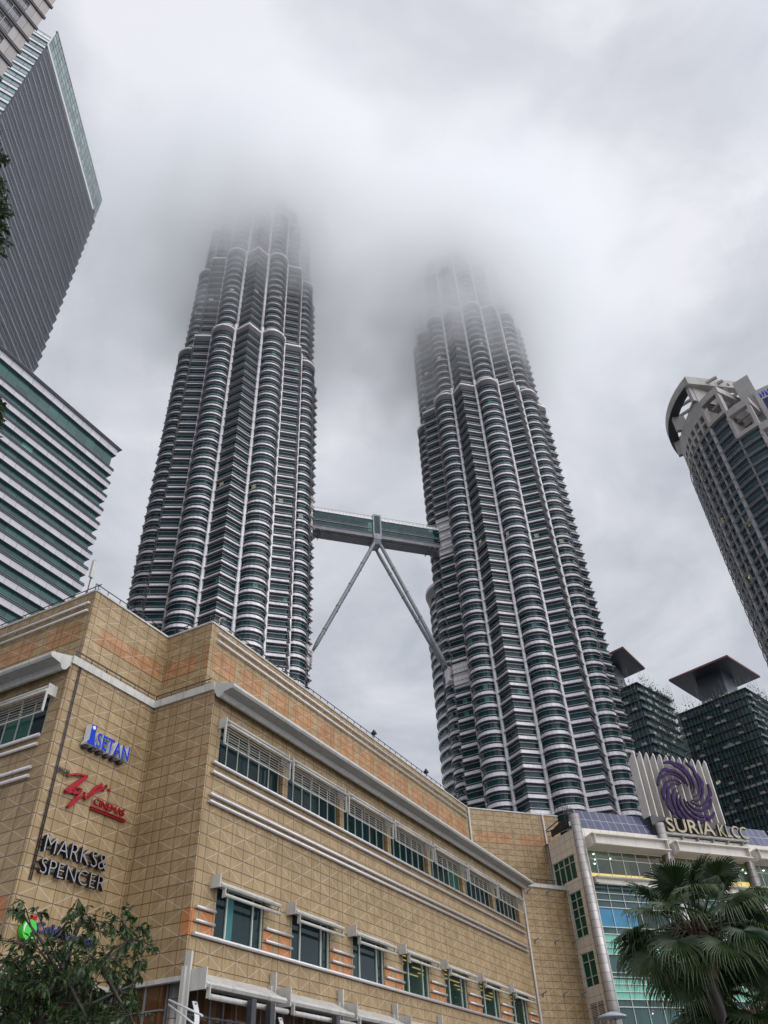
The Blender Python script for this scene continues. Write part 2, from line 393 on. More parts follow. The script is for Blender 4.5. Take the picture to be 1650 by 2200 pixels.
# ------------------------------------------------------------------ banded facades
def offset_line(pts, o):
    """offset an open 2-D polyline to its right by o with mitred corners"""
    out = []; n = len(pts)
    for i in range(n):
        ns = []
        for a, b in ((i - 1, i), (i, i + 1)):
            if a >= 0 and b < n:
                dx, dy = pts[b][0] - pts[a][0], pts[b][1] - pts[a][1]; L = math.hypot(dx, dy); ns.append((dy / L, -dx / L))
        if len(ns) == 1: nx, ny = ns[0]; k = 1
        else:
            nx, ny = ns[0][0] + ns[1][0], ns[0][1] + ns[1][1]; L = math.hypot(nx, ny); nx /= L; ny /= L
            k = 1 / max(.35, nx * ns[0][0] + ny * ns[0][1])
        out.append((pts[i][0] + nx * o * k, pts[i][1] + ny * o * k))
    return out
class Bands:
    def __init__(s, line):
        s.line = line; s.cache = {}; s.u = [0.0]
        for a, b in zip(line, line[1:]): s.u.append(s.u[-1] + math.dist(a, b))
    def off(s, o):
        if o not in s.cache: s.cache[o] = offset_line(s.line, o)
        return s.cache[o]
    def wall(s, mb, o, z0, z1, mi=0, o2=None):
        A = s.off(o); B = A if o2 is None else s.off(o2)
        for i in range(len(A) - 1):
            mb.face([(*A[i], z0), (*A[i + 1], z0), (*B[i + 1], z1), (*B[i], z1)],
                    [(s.u[i], z0), (s.u[i + 1], z0), (s.u[i + 1], z1), (s.u[i], z1)], mi)
    def flat(s, mb, o0, o1, z, mi=0):
        A, B = s.off(o0), s.off(o1)
        for i in range(len(A) - 1):
            mb.face([(*A[i], z), (*A[i + 1], z), (*B[i + 1], z), (*B[i], z)],
                    [(s.u[i], o0), (s.u[i + 1], o0), (s.u[i + 1], o1), (s.u[i], o1)], mi)
    def rail(s, mb, o0, o1, z0, z1, mi=0):
        s.wall(mb, o1, z0, z1, mi); s.flat(mb, o0, o1, z0, mi); s.flat(mb, o0, o1, z1, mi)
        if o1 - o0 > 0: s.wall(mb, o0, z0, z1, mi)

# ------------------------------------------------------------------ the twin towers
RC, FH = 23.4, 4.0
ZS = [(0, 238, 1.0), (238, 290, .925), (290, 326, .845), (326, 342, .74)]
def bays(k, tip):
    """bay polylines (clockwise seen from above, so outward is on the left; reversed below) for scale k"""
    out = []
    rc = RC * (1 - (1 - k) * .82)
    for i in range(8):
        a = tip + R(45) * i; h = R(11.7)
        A = (rc * cos(a - h), rc * sin(a - h)); B = (rc * cos(a + h), rc * sin(a + h))
        rt = rc * cos(h) + rc * sin(h) * .80
        T_ = (rt * cos(a), rt * sin(a))
        out.append(('point', [A, T_, B]))
        a2 = a + R(22.5); h2 = R(22.5) - h
        base = rc * cos(h2); ch = rc * sin(h2) - .45; pts = []
        for j in range(11):
            p = -pi / 2 + pi * j / 10
            x = base + .35 + ch * .88 * cos(p); y = ch * sin(p)
            if j == 0: pts.append((base - .1, y))
            pts.append((x, y))
        pts.append((base - .1, ch))
        out.append(('round', [(x * cos(a2) - y * sin(a2), x * sin(a2) + y * cos(a2)) for x, y in pts]))
    return out
def tower(cx, cy, tipdeg, label, docks):
    T = Thing('twin_tower', label, 'skyscraper', (0, 0, 0), (cx, cy, 0), 0.0, 'twin towers')
    tip = R(tipdeg)
    sp, gl, sh, co, fr_ = MB(), MB(), MB(), MB(), MB(); lgs = []
    for (z0, z1, k) in ZS:
        BB = [(kind, Bands(l)) for kind, l in bays(k, tip)]
        nf = int((z1 - z0) / FH); lg = MB(); lgs.append(lg)
        for kind, b in BB:
            for f in range(nf):
                z = z0 + f * FH
                top = f == nf - 1
                if top and z1 < 340:      # louvred plant floor under each setback
                    b.wall(lg, .15, z + .2, z + 3.0); b.flat(lg, -.6, .15, z + .2)
                    for q in (.7, 1.3, 1.9, 2.5): b.rail(sh, .15, .4, z + q, z + q + .1)
                    b.wall(co, .6, z + 3.1, z + 3.85); b.flat(co, -.4, .6, z + 3.1); b.flat(co, -3.5, .6, z + 3.85)
                    continue
                b.wall(sp, 0, z + .28, z + 1.42); b.flat(fr_, -.2, .0, z + 1.42)
                so2 = .72 if kind == 'point' else .5
                b.flat(sh, -.25, so2, z + .20); b.flat(sh, 0, so2, z + .27); b.wall(sh, so2, z + .15, z + .31)
                b.flat(sh, -.25, .06, z + 1.62)
                b.wall(gl, -.22, z + 1.62, z + 4.22)
                b.rail(sh, .24, .34, z + 1.72, z + 1.84)
                b.rail(sh, .12, .22, z + 3.36, z + 3.46); b.rail(fr_, -.2, .0, z + 3.66, z + 4.2); b.rail(fr_, -.2, .05, z + 1.44, z + 1.80)
    T.part('spandrel_band', sp, M['steel']); T.part('glass_wall', gl, M['tglass']); T.part('sunshade', sh, M['shade'])
    T.part('window_head', fr_, M['indigo']); [T.part('louvred_floor', lg, M['dark']) for lg in lgs if lg.f]; T.part('setback_cornice', co, M['steel'])
    for i in range(16):
        a = tip + R(45) * (i // 2) + (R(11.7) if i % 2 else -R(11.7))
        c = MB()
        for (z0, z1, k) in ZS:
            r_ = RC * (1 - (1 - k) * .82) + .35
            x, y = r_ * cos(a), r_ * sin(a)
            c.tube([(x, y, z0), (x, y, z1 + (1.0 if z1 < 340 else 0))], .58, 10)
        T.part('column', c, M['steelcol'])
    core = MB()
    for (z0, z1, k) in ZS:
        core.prism([(19.4 * k * cos(2 * pi * j / 32), 19.4 * k * sin(2 * pi * j / 32)) for j in range(32)], z0, z1, 0, True, False)
        core.face([((RC * k + .2) * cos(2 * pi * j / 32), (RC * k + .2) * sin(2 * pi * j / 32), z1 - .06) for j in range(32)])
    T.part('core_wall', core, M['dark'])
    for side, tdeg in docks:               # plain steel panels where the bridge and its legs meet the tower
        a = R(tdeg); h = R(11.7)
        B_ = (RC * cos(a + side * h), RC * sin(a + side * h)); rt = RC * cos(h) + RC * sin(h) * .80
        P_ = (rt * cos(a), rt * sin(a))
        for z0, z1 in ((162.3, 178.3), (111.3, 119.7)):
            m = MB()
            for q in (1, -1):
                Bq = (RC * cos(a + q * h), RC * sin(a + q * h))
                u = Vector((Bq[0] - P_[0], Bq[1] - P_[1])); L = u.length; u /= L
                n = Vector((cos(a + q * R(45)), sin(a + q * R(45))))
                A1 = (P_[0] + n.x * .12, P_[1] + n.y * .12); E1 = (A1[0] + u.x * (L - .7), A1[1] + u.y * (L - .7))
                m.wall(A1, E1, z0, z1)
                m.face([(*A1, z0), (*E1, z0), (E1[0] - n.x, E1[1] - n.y, z0), (A1[0] - n.x, A1[1] - n.y, z0)])
                m.face([(*A1, z1), (*E1, z1), (E1[0] - n.x, E1[1] - n.y, z1), (A1[0] - n.x, A1[1] - n.y, z1)])
            T.part('dock_panel', m, M['steelpanel'])
    return T
M['indigo'] = mat('dark_indigo_trim', (.03, .03, .05), .4)
M['shade'] = mat('steel_sunshade', (.40, .385, .39), .38, .25)
LT, RT = (-50.3, 192.5), (43.1, 224.9)
tower(*LT, -78.35, 'left steel and glass twin tower, rising behind the mall corner into cloud', [(-1, 11.65)])
tR = tower(*RT, -111.85, 'right steel and glass twin tower with white panels beside the bridge end', [(1, -156.85)])

# bustle: the lower round annex of the right tower
T = Thing('tower_annex', 'round low steel and glass annex behind the left edge of the right twin tower', 'building', (0, 0, 0), (26.6, 258.5, 0))
sp, gl, sh, tp = MB(), MB(), MB(), MB()
def circ(r, n=40, bump=0.0):
    return [((r + bump * abs(sin(6 * 2 * pi * j / n / 2))) * cos(2 * pi * j / n), (r + bump * abs(sin(6 * 2 * pi * j / n / 2))) * sin(2 * pi * j / n)) for j in range(n + 1)]
for z0, z1, r_ in ((0, 152, 11.6), (152, 172, 10.2)):
    b = Bands(circ(r_))
    for f in range(int((z1 - z0) / FH)):
        z = z0 + f * FH
        b.wall(sp, 0, z + .28, z + 1.62); b.flat(sh, -.3, .5, z + .2); b.wall(sh, .5, z + .12, z + .34)
        b.flat(sh, -.3, 0, z + 1.62); b.wall(gl, -.25, z + 1.62, z + 4.22); b.rail(sh, .24, .34, z + 1.72, z + 1.84)
    b.flat(tp, -12, .8, z1)
b = Bands(circ(10.2)); b.wall(tp, 1.6, 175.2, 176.4); b.flat(tp, -2, 1.6, 175.2); b.flat(tp, -8, 1.6, 176.4); b.wall(gl, -1.4, 172, 175.2)
for k_ in range(5): b.rail(sh, .5 + .2 * k_, .7 + .2 * k_, 172.4 + k_ * .55, 172.55 + k_ * .55)
T.part('spandrel_band', sp, M['steel']); T.part('glass_wall', gl, M['tglass']); T.part('sunshade', sh, M['shade']); T.part('roof_rim', tp, M['steelpanel'])

# ------------------------------------------------------------------ skybridge between the towers
mid = Vector(((LT[0] + RT[0]) / 2, (LT[1] + RT[1]) / 2)); dv = Vector((RT[0] - LT[0], RT[1] - LT[1])); ang = math.atan2(dv.y, dv.x)
T = Thing('skybridge', 'two-storey glazed footbridge joining the twin towers on slanting legs', 'bridge', (0, 0, 160), (mid.x, mid.y, 0), ang)
X = 26.6; hw = 2.6
dk, gl, rf, rb, cn = MB(), MB(), MB(), MB(), MB()
dk.box(-X, X, -hw, hw, 165.5, 166.9); dk.box(-X, X, -hw - .12, hw + .12, 169.15, 169.45)
for q in (166.95, 169.7): dk.box(-X, X, -hw - .3, -hw - .18, q, q + .12)
for a, b_ in ((-X, -1.5), (1.5, X)):
    gl.box(a, b_, -hw + .1, hw - .1, 166.9, 173.3)
    rf.box(a, b_, -hw - .1, hw + .1, 173.3, 173.8)
    rf.sweep([(-hw, 173.8), (-hw, 174.4), (-hw + 1.2, 175.1), (hw - 1.2, 175.1), (hw, 174.4), (hw, 173.8)], (a, 0), (b_, 0))
    k_ = a + .4
    while k_ < b_: rb.box(k_, k_ + .16, -hw - .06, hw + .06, 173.8, 174.6); k_ += 1.28
    rb.box(a, b_, -hw - .16, -hw - .04, 174.75, 174.9)
cn.box(-1.4, 1.4, -hw - .35, hw + .35, 164.9, 175.7); 
cg = MB(); cg.box(-1.0, 1.0, -hw - .37, hw + .37, 167.2, 175.0)
for s_ in (-1.45, 1.35):
    rb.box(s_, s_ + .12, -hw - .45, -hw - .3, 166, 175.6)
kn = MB(); kn.sweep([(-hw - .3, 164.9), (-hw + .6, 163.3), (hw - .6, 163.3), (hw + .3, 164.9)], (-1.3, 0), (1.3, 0))
dk.box(-X, X, -1.0, 1.0, 165.1, 165.5)
for s_ in (-22, 19): dk.box(s_, s_ + .15, -hw, hw, 164.6, 165.5); dk.box(s_ + 2, s_ + 2.15, -hw, hw, 164.6, 165.5)
T.part('deck', dk, M['soffit2'] if 'soffit2' in M else M['grey']); T.part('glass_wall', gl, M['tglass']); T.part('roof', rf, M['steelpanel'])
T.part('roof_rib', rb, M['shade']); T.part('centre_frame', cn, M['greyp']); T.part('centre_glass', cg, M['tglass']); T.part('leg_bracket', kn, M['greyp'])
for sx in (-1, 1):
    for sy in (-1, 1):
        m = MB(); a = Vector((sx * .8, sy * 2.0, 164.0)); b_ = Vector((sx * 21.6, sy * .9, 119.4))
        P = [a.lerp(b_, q) for q in (0, .05, .92, 1)]
        m.tube(P, [.45, .62, .62, .28], 14)
        for q in (.22, .42, .62, .82):
            c_ = a.lerp(b_, q); d_ = (b_ - a).normalized() * .14
            m.tube([c_ - d_, c_ + d_], .74, 14)
        T.part('leg', m, M['greyp'])
for sx in (-1, 1):
    m = MB(); m.box(sx * 22.6 - 1.0, sx * 22.6 + 1.0, -1.5, 1.5, 114.8, 119.2)
    for q in (-1.5, 0, 1.4): m.box(sx * 22.6 - 1.1, sx * 22.6 + 1.1, q, q + .12, 114.7, 119.3)
    T.part('leg_footing', m, M['steelpanel'])

# ------------------------------------------------------------------ low cloud around the tower tops
cl = MB(); cl.box(-190, 175, 70, 350, 215, 385)
lowc = tag(cl.build('low_cloud', None), kind='stuff'); lowc.data.materials.clear()
m = bpy.data.materials.new('cloud_volume'); m.use_nodes = True; t = NT(m.node_tree); t.n.clear()
v = t.node('ShaderNodeVolumePrincipled'); v.inputs['Color'].default_value = (1, 1, 1, 1); v.inputs['Anisotropy'].default_value = 0.35
o = t.node('ShaderNodeTexCoord').outputs['Object']
x, y, z = t.xyz(o)
nb = t.noise(o, .016, 3, .5, .6); ns = t.noise(o, .05, 3, .6)
zz = t.m('ADD', z, t.m('MULTIPLY', t.m('SUBTRACT', nb, .5), 60))
zz = t.m('ADD', zz, t.m('MULTIPLY', x, .05))
hgt = t.mapr(zz, 225, 306, 0, 1)
hgt = t.m('POWER', hgt, 1.6)
def fall(cx, cy, r0, r1):
    d = t.m('SQRT', t.m('ADD', t.m('POWER', t.m('ABSOLUTE', t.m('SUBTRACT', x, cx)), 2.0), t.m('POWER', t.m('ABSOLUTE', t.m('SUBTRACT', y, cy)), 2.0)))
    return t.m('POWER', t.mapr(d, r0, r1, 1, 0), 2.6)
fd = t.m('MAXIMUM', fall(*LT, 24, 112), fall(*RT, 24, 112))
topf = t.mapr(z, 345, 384, 1, 0)
den = t.m('MULTIPLY', t.m('MULTIPLY', hgt, fd), t.mapr(ns, .38, .64, .2, 1.6))
den = t.m('ADD', den, t.m('MULTIPLY', t.m('MULTIPLY', t.mapr(zz, 300, 345, 0, 1), fd), .45))
den = t.m('MULTIPLY', t.m('MULTIPLY', den, topf), .088)
t.l.new(den, v.inputs['Density'])
t.l.new(v.outputs[0], t.node('ShaderNodeOutputMaterial').inputs['Volume'])
lowc.data.materials.append(m)

# ------------------------------------------------------------------ the tan tiled mall
def pt(a, u, u0, z, fr, o=0.0):
    """point at distance u-u0 along fr=(dx,dy) from a, pushed outward by o (outward = right of fr)"""
    return (a[0] + fr[0] * (u - u0) + fr[1] * o, a[1] + fr[1] * (u - u0) - fr[0] * o, z)
class Face:
    """a vertical wall a->b seen from its right side; u runs from u0"""
    def __init__(s, a, b, u0=0.0):
        s.a = a; s.b = b; s.u0 = u0; s.L = math.dist(a, b); s.fr = ((b[0] - a[0]) / s.L, (b[1] - a[1]) / s.L); s.u1 = u0 + s.L
    def p(s, u, z, o=0.0): return pt(s.a, u, s.u0, z, s.fr, o)
    def quad(s, mb, ua, ub, z0, z1, o=0.0, mi=0):
        mb.face([s.p(ua, z0, o), s.p(ub, z0, o), s.p(ub, z1, o), s.p(ua, z1, o)], [(ua, z0), (ub, z0), (ub, z1), (ua, z1)], mi)
    def holes(s, mb, z0, z1, hs, mi=0, depth=.5):
        us = sorted({s.u0, s.u1, *[h[0] for h in hs], *[h[1] for h in hs]}); zs = sorted({z0, z1, *[h[2] for h in hs], *[h[3] for h in hs]})
        for ua, ub in zip(us, us[1:]):
            for za, zb in zip(zs, zs[1:]):
                cu, cz = (ua + ub) / 2, (za + zb) / 2
                if any(h[0] < cu < h[1] and h[2] < cz < h[3] for h in hs): continue
                s.quad(mb, ua, ub, za, zb, 0, mi)
        for (ua, ub, za, zb) in hs:
            for u in (ua, ub): mb.face([s.p(u, za, 0), s.p(u, za, -depth), s.p(u, zb, -depth), s.p(u, zb, 0)], [(u, za), (u + depth, za), (u + depth, zb), (u, zb)], mi)
            for z in (za, zb): mb.face([s.p(ua, z, 0), s.p(ub, z, 0), s.p(ub, z, -depth), s.p(ua, z, -depth)], [(ua, z), (ub, z), (ub, z + depth), (ua, z + depth)], mi)
    def box(s, mb, ua, ub, z0, z1, o0, o1, mi=0):
        P = [s.p(u, z, o) for z in (z0, z1) for o in (o0, o1) for u in (ua, ub)]
        for q in ((0, 1, 5, 4), (3, 2, 6, 7), (2, 0, 4, 6), (1, 3, 7, 5)):
            mb.face([P[i] for i in q], [((ua if i % 2 == 0 else ub), P[i][2]) for i in q], mi)
        for q in ((0, 2, 3, 1), (4, 5, 7, 6)): mb.face([P[i] for i in q], None, mi)
    def tube(s, mb, ua, ub, z, o, r, n=8, mi=0, joints=0.0):
        mb.tube([s.p(ua, z, o), s.p(ub, z, o)], r, n, mi)
        if joints:
            u = ua + joints
            while u < ub - .3: mb.tube([s.p(u - .03, z, o), s.p(u + .03, z, o)], r * 1.12, n, mi); u += joints
T = Thing('shopping_mall', 'tan tiled shopping mall with stepped corner, white gutters and shaded window bands', 'building', (38.3, 33, 0), (0, 0, 0), RM)
MALL = T
Flong = Face((38.3, 33), (99.3, 33), 38.3)
F23 = Face((38.3, 38.5), (38.3, 33), 42.0 - 5.5 + .3)       # u offset only shifts the tile grid
F12 = Face((30.3, 38.5), (38.3, 38.5), 30.3 + .3)
F01 = Face((30.3, 62), (30.3, 38.5), 60.0)
Fdia = Face((99.3, 33), (105.3, 28.9), 39.06)
Ulong = Face((43.8, 38.8), (98.9, 38.8), 43.8); U23 = Face((43.8, 43.7), (43.8, 38.8), 40.0)
U12 = Face((35.1, 43.7), (43.8, 43.7), 35.4); U01 = Face((35.1, 64), (35.1, 43.7), 55.0); Udia = Face((98.9, 38.8), (109.5, 29.6), 39.06)
ZSO = 10.08; M['paint2'] = mat('weathered_cream_paint', (.27, .24, .20), .5, fn=weather((.28, .25, .21), .35, 1.2))
wl = MB()
low = [(40.6 + PER * k, 45.6 + PER * k, 12.42, 15.35) for k in range(7)]
upw = [(39.43 + PER * k, 47.1 + PER * k, 22.75, 25.65) for k in range(7)]
Flong.holes(wl, ZSO, 28.0, low, depth=.25) if False else Flong.holes(wl, ZSO, 28.0, low + upw, depth=.5)
F23.holes(wl, ZSO, 28.0, []); F12.holes(wl, ZSO, 28.0, [])
lu = [(F01.u1 - 1.1 - 7.0 - PER * k, F01.u1 - 1.1 - PER * k, 23.1, 26.0) for k in range(2)]
F01.holes(wl, ZSO, 28.0, lu, depth=.85)
Fdia.holes(wl, 0, 27.8, [])
for f, z0, z1 in ((Ulong, 28, 38.1), (U23, 28, 38.1), (U12, 28, 38.1), (U01, 28, 38.1), (Udia, 27.5, 38.1)): f.holes(wl, z0, z1, [])
T.part('tiled_wall', wl, M['tile'])
rf = MB()
rf.face([(30.3, 62, 28), (30.3, 38.5, 28), (38.3, 38.5, 28), (38.3, 33, 28), (99.3, 33, 28), (105.3, 28.9, 28), (120, 40, 28), (120, 62, 28)])
rf.face([(35.1, 64, 38.08), (35.1, 43.7, 38.08), (43.8, 43.7, 38.08), (43.8, 38.8, 38.08), (98.9, 38.8, 38.08), (109.5, 29.6, 38.08), (120, 40, 38.08), (120, 64, 38.08)])
T.part('roof', rf, M['soffit'])
so_ = MB(); so_.face([(30.3, 62, ZSO), (30.3, 38.5, ZSO), (38.3, 38.5, ZSO), (38.3, 33, ZSO), (99.3, 33, ZSO), (99.3, 45, ZSO), (45, 62, ZSO)])
T.part('soffit', so_, M['soffit'])
sfr = MB()
for f in (Flong, F23, F12, F01): f.box(sfr, f.u0, f.u1, ZSO - .12, ZSO + .12, -.3, .06)
T.part('soffit_trim', sfr, M['paint'])
cp = MB()
for f in (F23, F12): f.box(cp, f.u0 - .0, f.u1, 27.68, 28.22, -.25, .14)
Fdia.box(cp, Fdia.u0, Fdia.u1, 27.5, 27.95, -.2, .14)
for f in (Ulong, U23, U12, U01, Udia): f.box(cp, f.u0, f.u1, 38.1, 38.26, -.3, .1)
T.part('coping', cp, M['paint'])
gp = [(0, 27.55), (.25, 27.12), (.40, 27.02), (.58, 27.0), (.72, 27.12), (.80, 27.3), (1.40, 27.42), (1.55, 27.42), (1.68, 27.55), (1.66, 27.74), (1.50, 27.84), (1.35, 27.84), (0, 28.2)]
def gutter(f, ua, ub):
    m = MB(); s_ = f.p(ua, 0)[:2]; e_ = f.p(ub, 0)[:2]; m.sweep(gp, s_, e_)
    for i in range(len(m.f)):
        if i in (4, 5, 6): m.m[i] = 1
    T.part('gutter', m, [M['paint'], M['soffit']])
gutter(Flong, 38.3, 99.3); gutter(F01, F01.u0, F01.u1)
# railings
def railing(f, ua, ub, z, o, h, step=1.4):
    m = MB(); f.box(m, ua, ub, z + h - .04, z + h + .02, o - .03, o + .03); f.box(m, ua, ub, z + h * .5, z + h * .5 + .03, o - .015, o + .015)
    u = ua
    while u <= ub: f.box(m, u - .025, u + .025, z, z + h, o - .025, o + .025); u += step
    T.part('railing', m, M['black'])
for f in (Ulong, U23, U12, U01): railing(f, f.u0 + .2, f.u1 - .2, 38.2, -.5, .95)
railing(F12, F12.u0 + .3, F12.u1, 28.2, -.1, .55); railing(F23, F23.u0, F23.u1 - .5, 28.2, -.1, .55); railing(Fdia, Fdia.u0, Fdia.u1, 27.9, -.2, .7)
# long steel tubes
def tubes(f, ua, ub, z, o=.18, r=.11, j=2.1):
    m = MB(); f.tube(m, ua, ub, z, o, r, 10, 0, j)
    u = ua + 1.0
    while u < ub: f.box(m, u - .04, u + .04, z - .05, z + .05, 0, o); u += j
    T.part('steel_tube', m, M['tube'])
for z in (22.6, 21.93, 20.47, 20.0): tubes(Flong, 38.75, 98.2, z)
tubes(Flong, 38.6, 98.6, 12.34, .16)
for z in (37.35, 36.62): tubes(Ulong, 44.5, 98.3, z, .2, .1); tubes(U01, U01.u0, U01.u1 - .35, z - .3, .2, .1)
for z in (22.95, 22.35, 20.88, 20.35): tubes(F01, F01.u0, F01.u1 - 1.1, z)
for k in range(7):
    a_ = 45.7 + PER * k; b_ = min(40.5 + PER * (k + 1), 98.5)
    for z in (13.77, 13.05): tubes(Flong, a_, b_, z, .14, .09)
for z in (13.77, 13.05): tubes(Flong, 38.65, 40.45, z, .14, .09)
# orange tiles
def orange(f, ua, ub, z0, z1):
    m = MB(); f.quad(m, ua, ub, z0, z1, .012); T.part('orange_tile_panel', m, M['orange'] if z0 < 20 else M['peach'])
for k in range(7):
    for a_, b_ in ((45.68, 46.74), (47.39, 48.75)):
        if b_ + PER * k < 99: orange(Flong, a_ + PER * k, b_ + PER * k, 12.42, 13.72)
orange(Flong, 39.2, 40.5, 12.42, 13.72); orange(Flong, 38.31, 38.72, 12.2, 13.64); orange(F23, F23.u1 - .55, F23.u1, 12.2, 13.64)
orange(F01, F01.u1 - 3.2, F01.u1 - .45, 12.2, 13.64)
for k in range(7):
    for a_, b_ in ((.45, 3.6), (4.3, 7.9)):
        ua = 43.9 + PER * k + a_; ub = min(43.9 + PER * k + b_, 98.6)
        if ua < 98: orange(Ulong, ua, ub, 33.8, 35.95)
orange(U12, 36.6, 43.5 + .3, 33.8, 35.24); orange(U23, U23.u0 + .1, U23.u0 + 3.6, 33.8, 35.24); orange(U23, U23.u1 - .5, U23.u1, 33.8, 35.95)
for k in range(3): orange(U01, U01.u1 - 4.6 - 5 * k, U01.u1 - .7 - 5 * k, 33.8, 35.6)
orange(Udia, 40.0, 45.4, 33.8, 35.24); orange(Udia, 46.4, 51.6, 33.8, 35.24)
# vertical pipes
m = MB(); m.tube([(98.75, 38.6, 28), (98.75, 38.6, 38.1)], .14, 8); T.part('downpipe', m, M['paint'])
m = MB(); m.tube([(99.1, 32.85, 0), (99.1, 32.85, 27)], .14, 8); T.part('downpipe', m, M['paint'])
m = MB(); m.tube([Udia.p(50.6, 27.8, .12), Udia.p(50.6, 38.2, .12)], .13, 8); T.part('downpipe', m, M['paint'])
for o in (0, .13):
    m = MB(); m.tube([F12.p(31.3 + o, 14.5, .06), F12.p(31.3 + o, 28.2, .06)], .035, 6); T.part('downpipe', m, M['dark'])
# windows
M['strip'] = mat('warm_strip_light', (1, .7, .3), .5, emit=(1, .55, .2), es=1.0); M['warmroom'] = mat('warm_brown_room', (.30, .19, .09), .7)
for k in range(7):
    a_, b_, z0, z1 = low[k]; fr = MB(); gl = MB(); o = -.22
    lit = k >= 3
    Flong.quad(gl, a_, b_, z0, z1, o)
    for u in (a_ + .05, a_ + 1.2, a_ + 3.92, b_ - .1): Flong.box(fr, u, u + .11, z0, z1, o - .05, o + .09)
    Flong.box(fr, a_, b_, z0, z0 + .06, o - .05, o + .088); Flong.box(fr, a_, b_, z1 - .06, z1, o - .05, o + .088)
    fo = T.part('window', fr, M['mul']); T.part('pane', gl, M['clear'] if lit else M['wglass'], fo)
    if k == 3:
        rm = MB(); a2, b2 = a_ - 1, 99.1; zc = z1 + .12
        Flong.quad(rm, a2, b2, z0 - .5, zc, -6.5)
        for z in (zc, z0 - .5): rm.face([Flong.p(a2, z, -.3), Flong.p(b2, z, -.3), Flong.p(b2, z, -6.5), Flong.p(a2, z, -6.5)])
        for u_ in (a2, b2): rm.face([Flong.p(u_, z0 - .5, -.3), Flong.p(u_, z0 - .5, -6.5), Flong.p(u_, zc, -6.5), Flong.p(u_, zc, -.3)])
        T.part('interior', rm, M['warmroom'])
        for q in range(5):
            lp = MB(); u = a2 + .4 + .7 * q
            while u < 98: Flong.box(lp, u, min(u + 5.5 - q * .6, 98.8), z1 + .04, z1 + .09, -.9 - q * .85, -.78 - q * .85); u += 8.33 if q % 2 else 6.2
            T.part('ceiling_light', lp, M['strip'])
    cu = MB()
    if k == 0: Flong.quad(cu, a_ + 1.3, a_ + 2.0, z0 + .02, z1, o + .012); T.part('curtain', cu, M['teal'] if 'teal' in M else mat('teal_blind', (.02, .16, .16), .5), fo)
    aw = MB(); u0_, u1_ = a_ - .75, b_ + .75
    aw.sweep([(.0, 15.5), (.5, 15.14), (.64, 15.03), (.8, 15.03), (.87, 15.13), (.8, 15.24), (.62, 15.26), (0, 15.64)], Flong.p(u0_ + .1, 0)[:2], Flong.p(u1_, 0)[:2])
    Flong.tube(aw, u0_ + .5, u1_, 14.64, .78, .10, 10)
    Flong.box(aw, u0_, u0_ + .1, 15.0, 15.75, 0, .75); Flong.box(aw, u0_ + .55, u0_ + .62, 14.5, 15.1, .55, .8); Flong.box(aw, u1_ - .12, u1_ - .05, 14.55, 15.0, .6, .75)
    T.part('awning', aw, M['paint'])
for F_, lst, dz in ((Flong, upw, 0.0), (F01, lu, .35)):
    for k, (a_, b_, z0, z1) in enumerate(lst):
        fr = MB(); gl = MB(); o = -.48
        F_.quad(gl, a_, b_, z0, z1, o)
        for q in range(7): F_.box(fr, a_ + .04 + q * 1.27, a_ + .10 + q * 1.27, z0, z1, o - .03, o + .07)
        F_.box(fr, a_, b_, z0, z0 + .05, o - .03, o + .068); F_.box(fr, a_, b_, z1 - .05, z1, o - .03, o + .068)
        fo = T.part('window', fr, M['mul']); T.part('pane', gl, M['wglass'], fo)
        lv = MB(); sl_ = MB(); u0_, u1_ = (a_ - .45, b_ - .2) if dz == 0 else (a_ + .2, b_ + .45)
        F_.tube(lv, u0_ + .35, u1_, z1 + .0, .55, .10, 10, 0, 1.9); F_.tube(lv, u0_ + .3, u1_, z1 - .42, .82, .10, 10, 0, 1.9)
        T_ = z1 - .5; B_ = z0 + 1.1
        for q in range(6):
            z = T_ - (T_ - B_) * (q + 1) / 6.7
            F_.box(sl_, u0_ + .1, u1_ - .1, z - .022, z + .022, .68, .73)
        F_.box(lv, u0_, u1_, B_ - .04, B_ + .03, .66, .74)
        for u in (u0_, u1_ - .08): F_.box(lv, u, u + .08, B_, z1 - .3, .66, .80)
        for u in (u0_ + 2.6, u0_ + 5.2): F_.box(sl_, u, u + .05, B_, z1 - .3, .74, .79)
        for u in (u0_ + .1, u1_ - .12): F_.box(lv, u, u + .09, z1 - .6, z1 + .12, 0, .7)
        lo_ = T.part('louvre_screen', lv, M['paint']); T.part('slats', sl_, M['paint2'], lo_)
# storefront level under the soffit
st = MB(); gl = MB(); ppl = [(39.6, 34.6), (99.3, 34.6)]
Fs = Face((38.6, 34.6), (99.3, 34.6), 38.6); Fs2 = Face((38.6, 40.0), (38.6, 34.6), 0); Fs3 = Face((31.5, 40), (38.6, 40), 0); Fs4 = Face((31.5, 60), (31.5, 40), 0)
for f in (Fs, Fs2, Fs3, Fs4):
    f.quad(gl, f.u0, f.u1, 0, ZSO, 0)
    u = f.u0 + .3
    while u < f.u1: f.box(st, u, u + .09, 0, ZSO, 0, .1); u += 1.28
    for z in (8.7, 7.0, 3.2): f.box(st, f.u0, f.u1, z, z + .08, 0, .09)
fo = T.part('storefront', st, M['grey']); T.part('pane', gl, M['shopg'] if 'shopg' in M else mat('brown_shop_glass', (.10, .05, .025), .12, fn=glass_fn((.16, .075, .035), 1.28, 1.7, var=.9, z0=7.0)), fo)
m = MB(); m.tube([(39.2, 34.1, 0), (39.2, 34.1, ZSO)], .42, 20); T.part('steel_column', m, M['bigcol'])
m = MB(); m.tube([(31.6, 39.4, 0), (31.6, 39.4, ZSO)], .42, 20); T.part('steel_column', m, M['bigcol'])
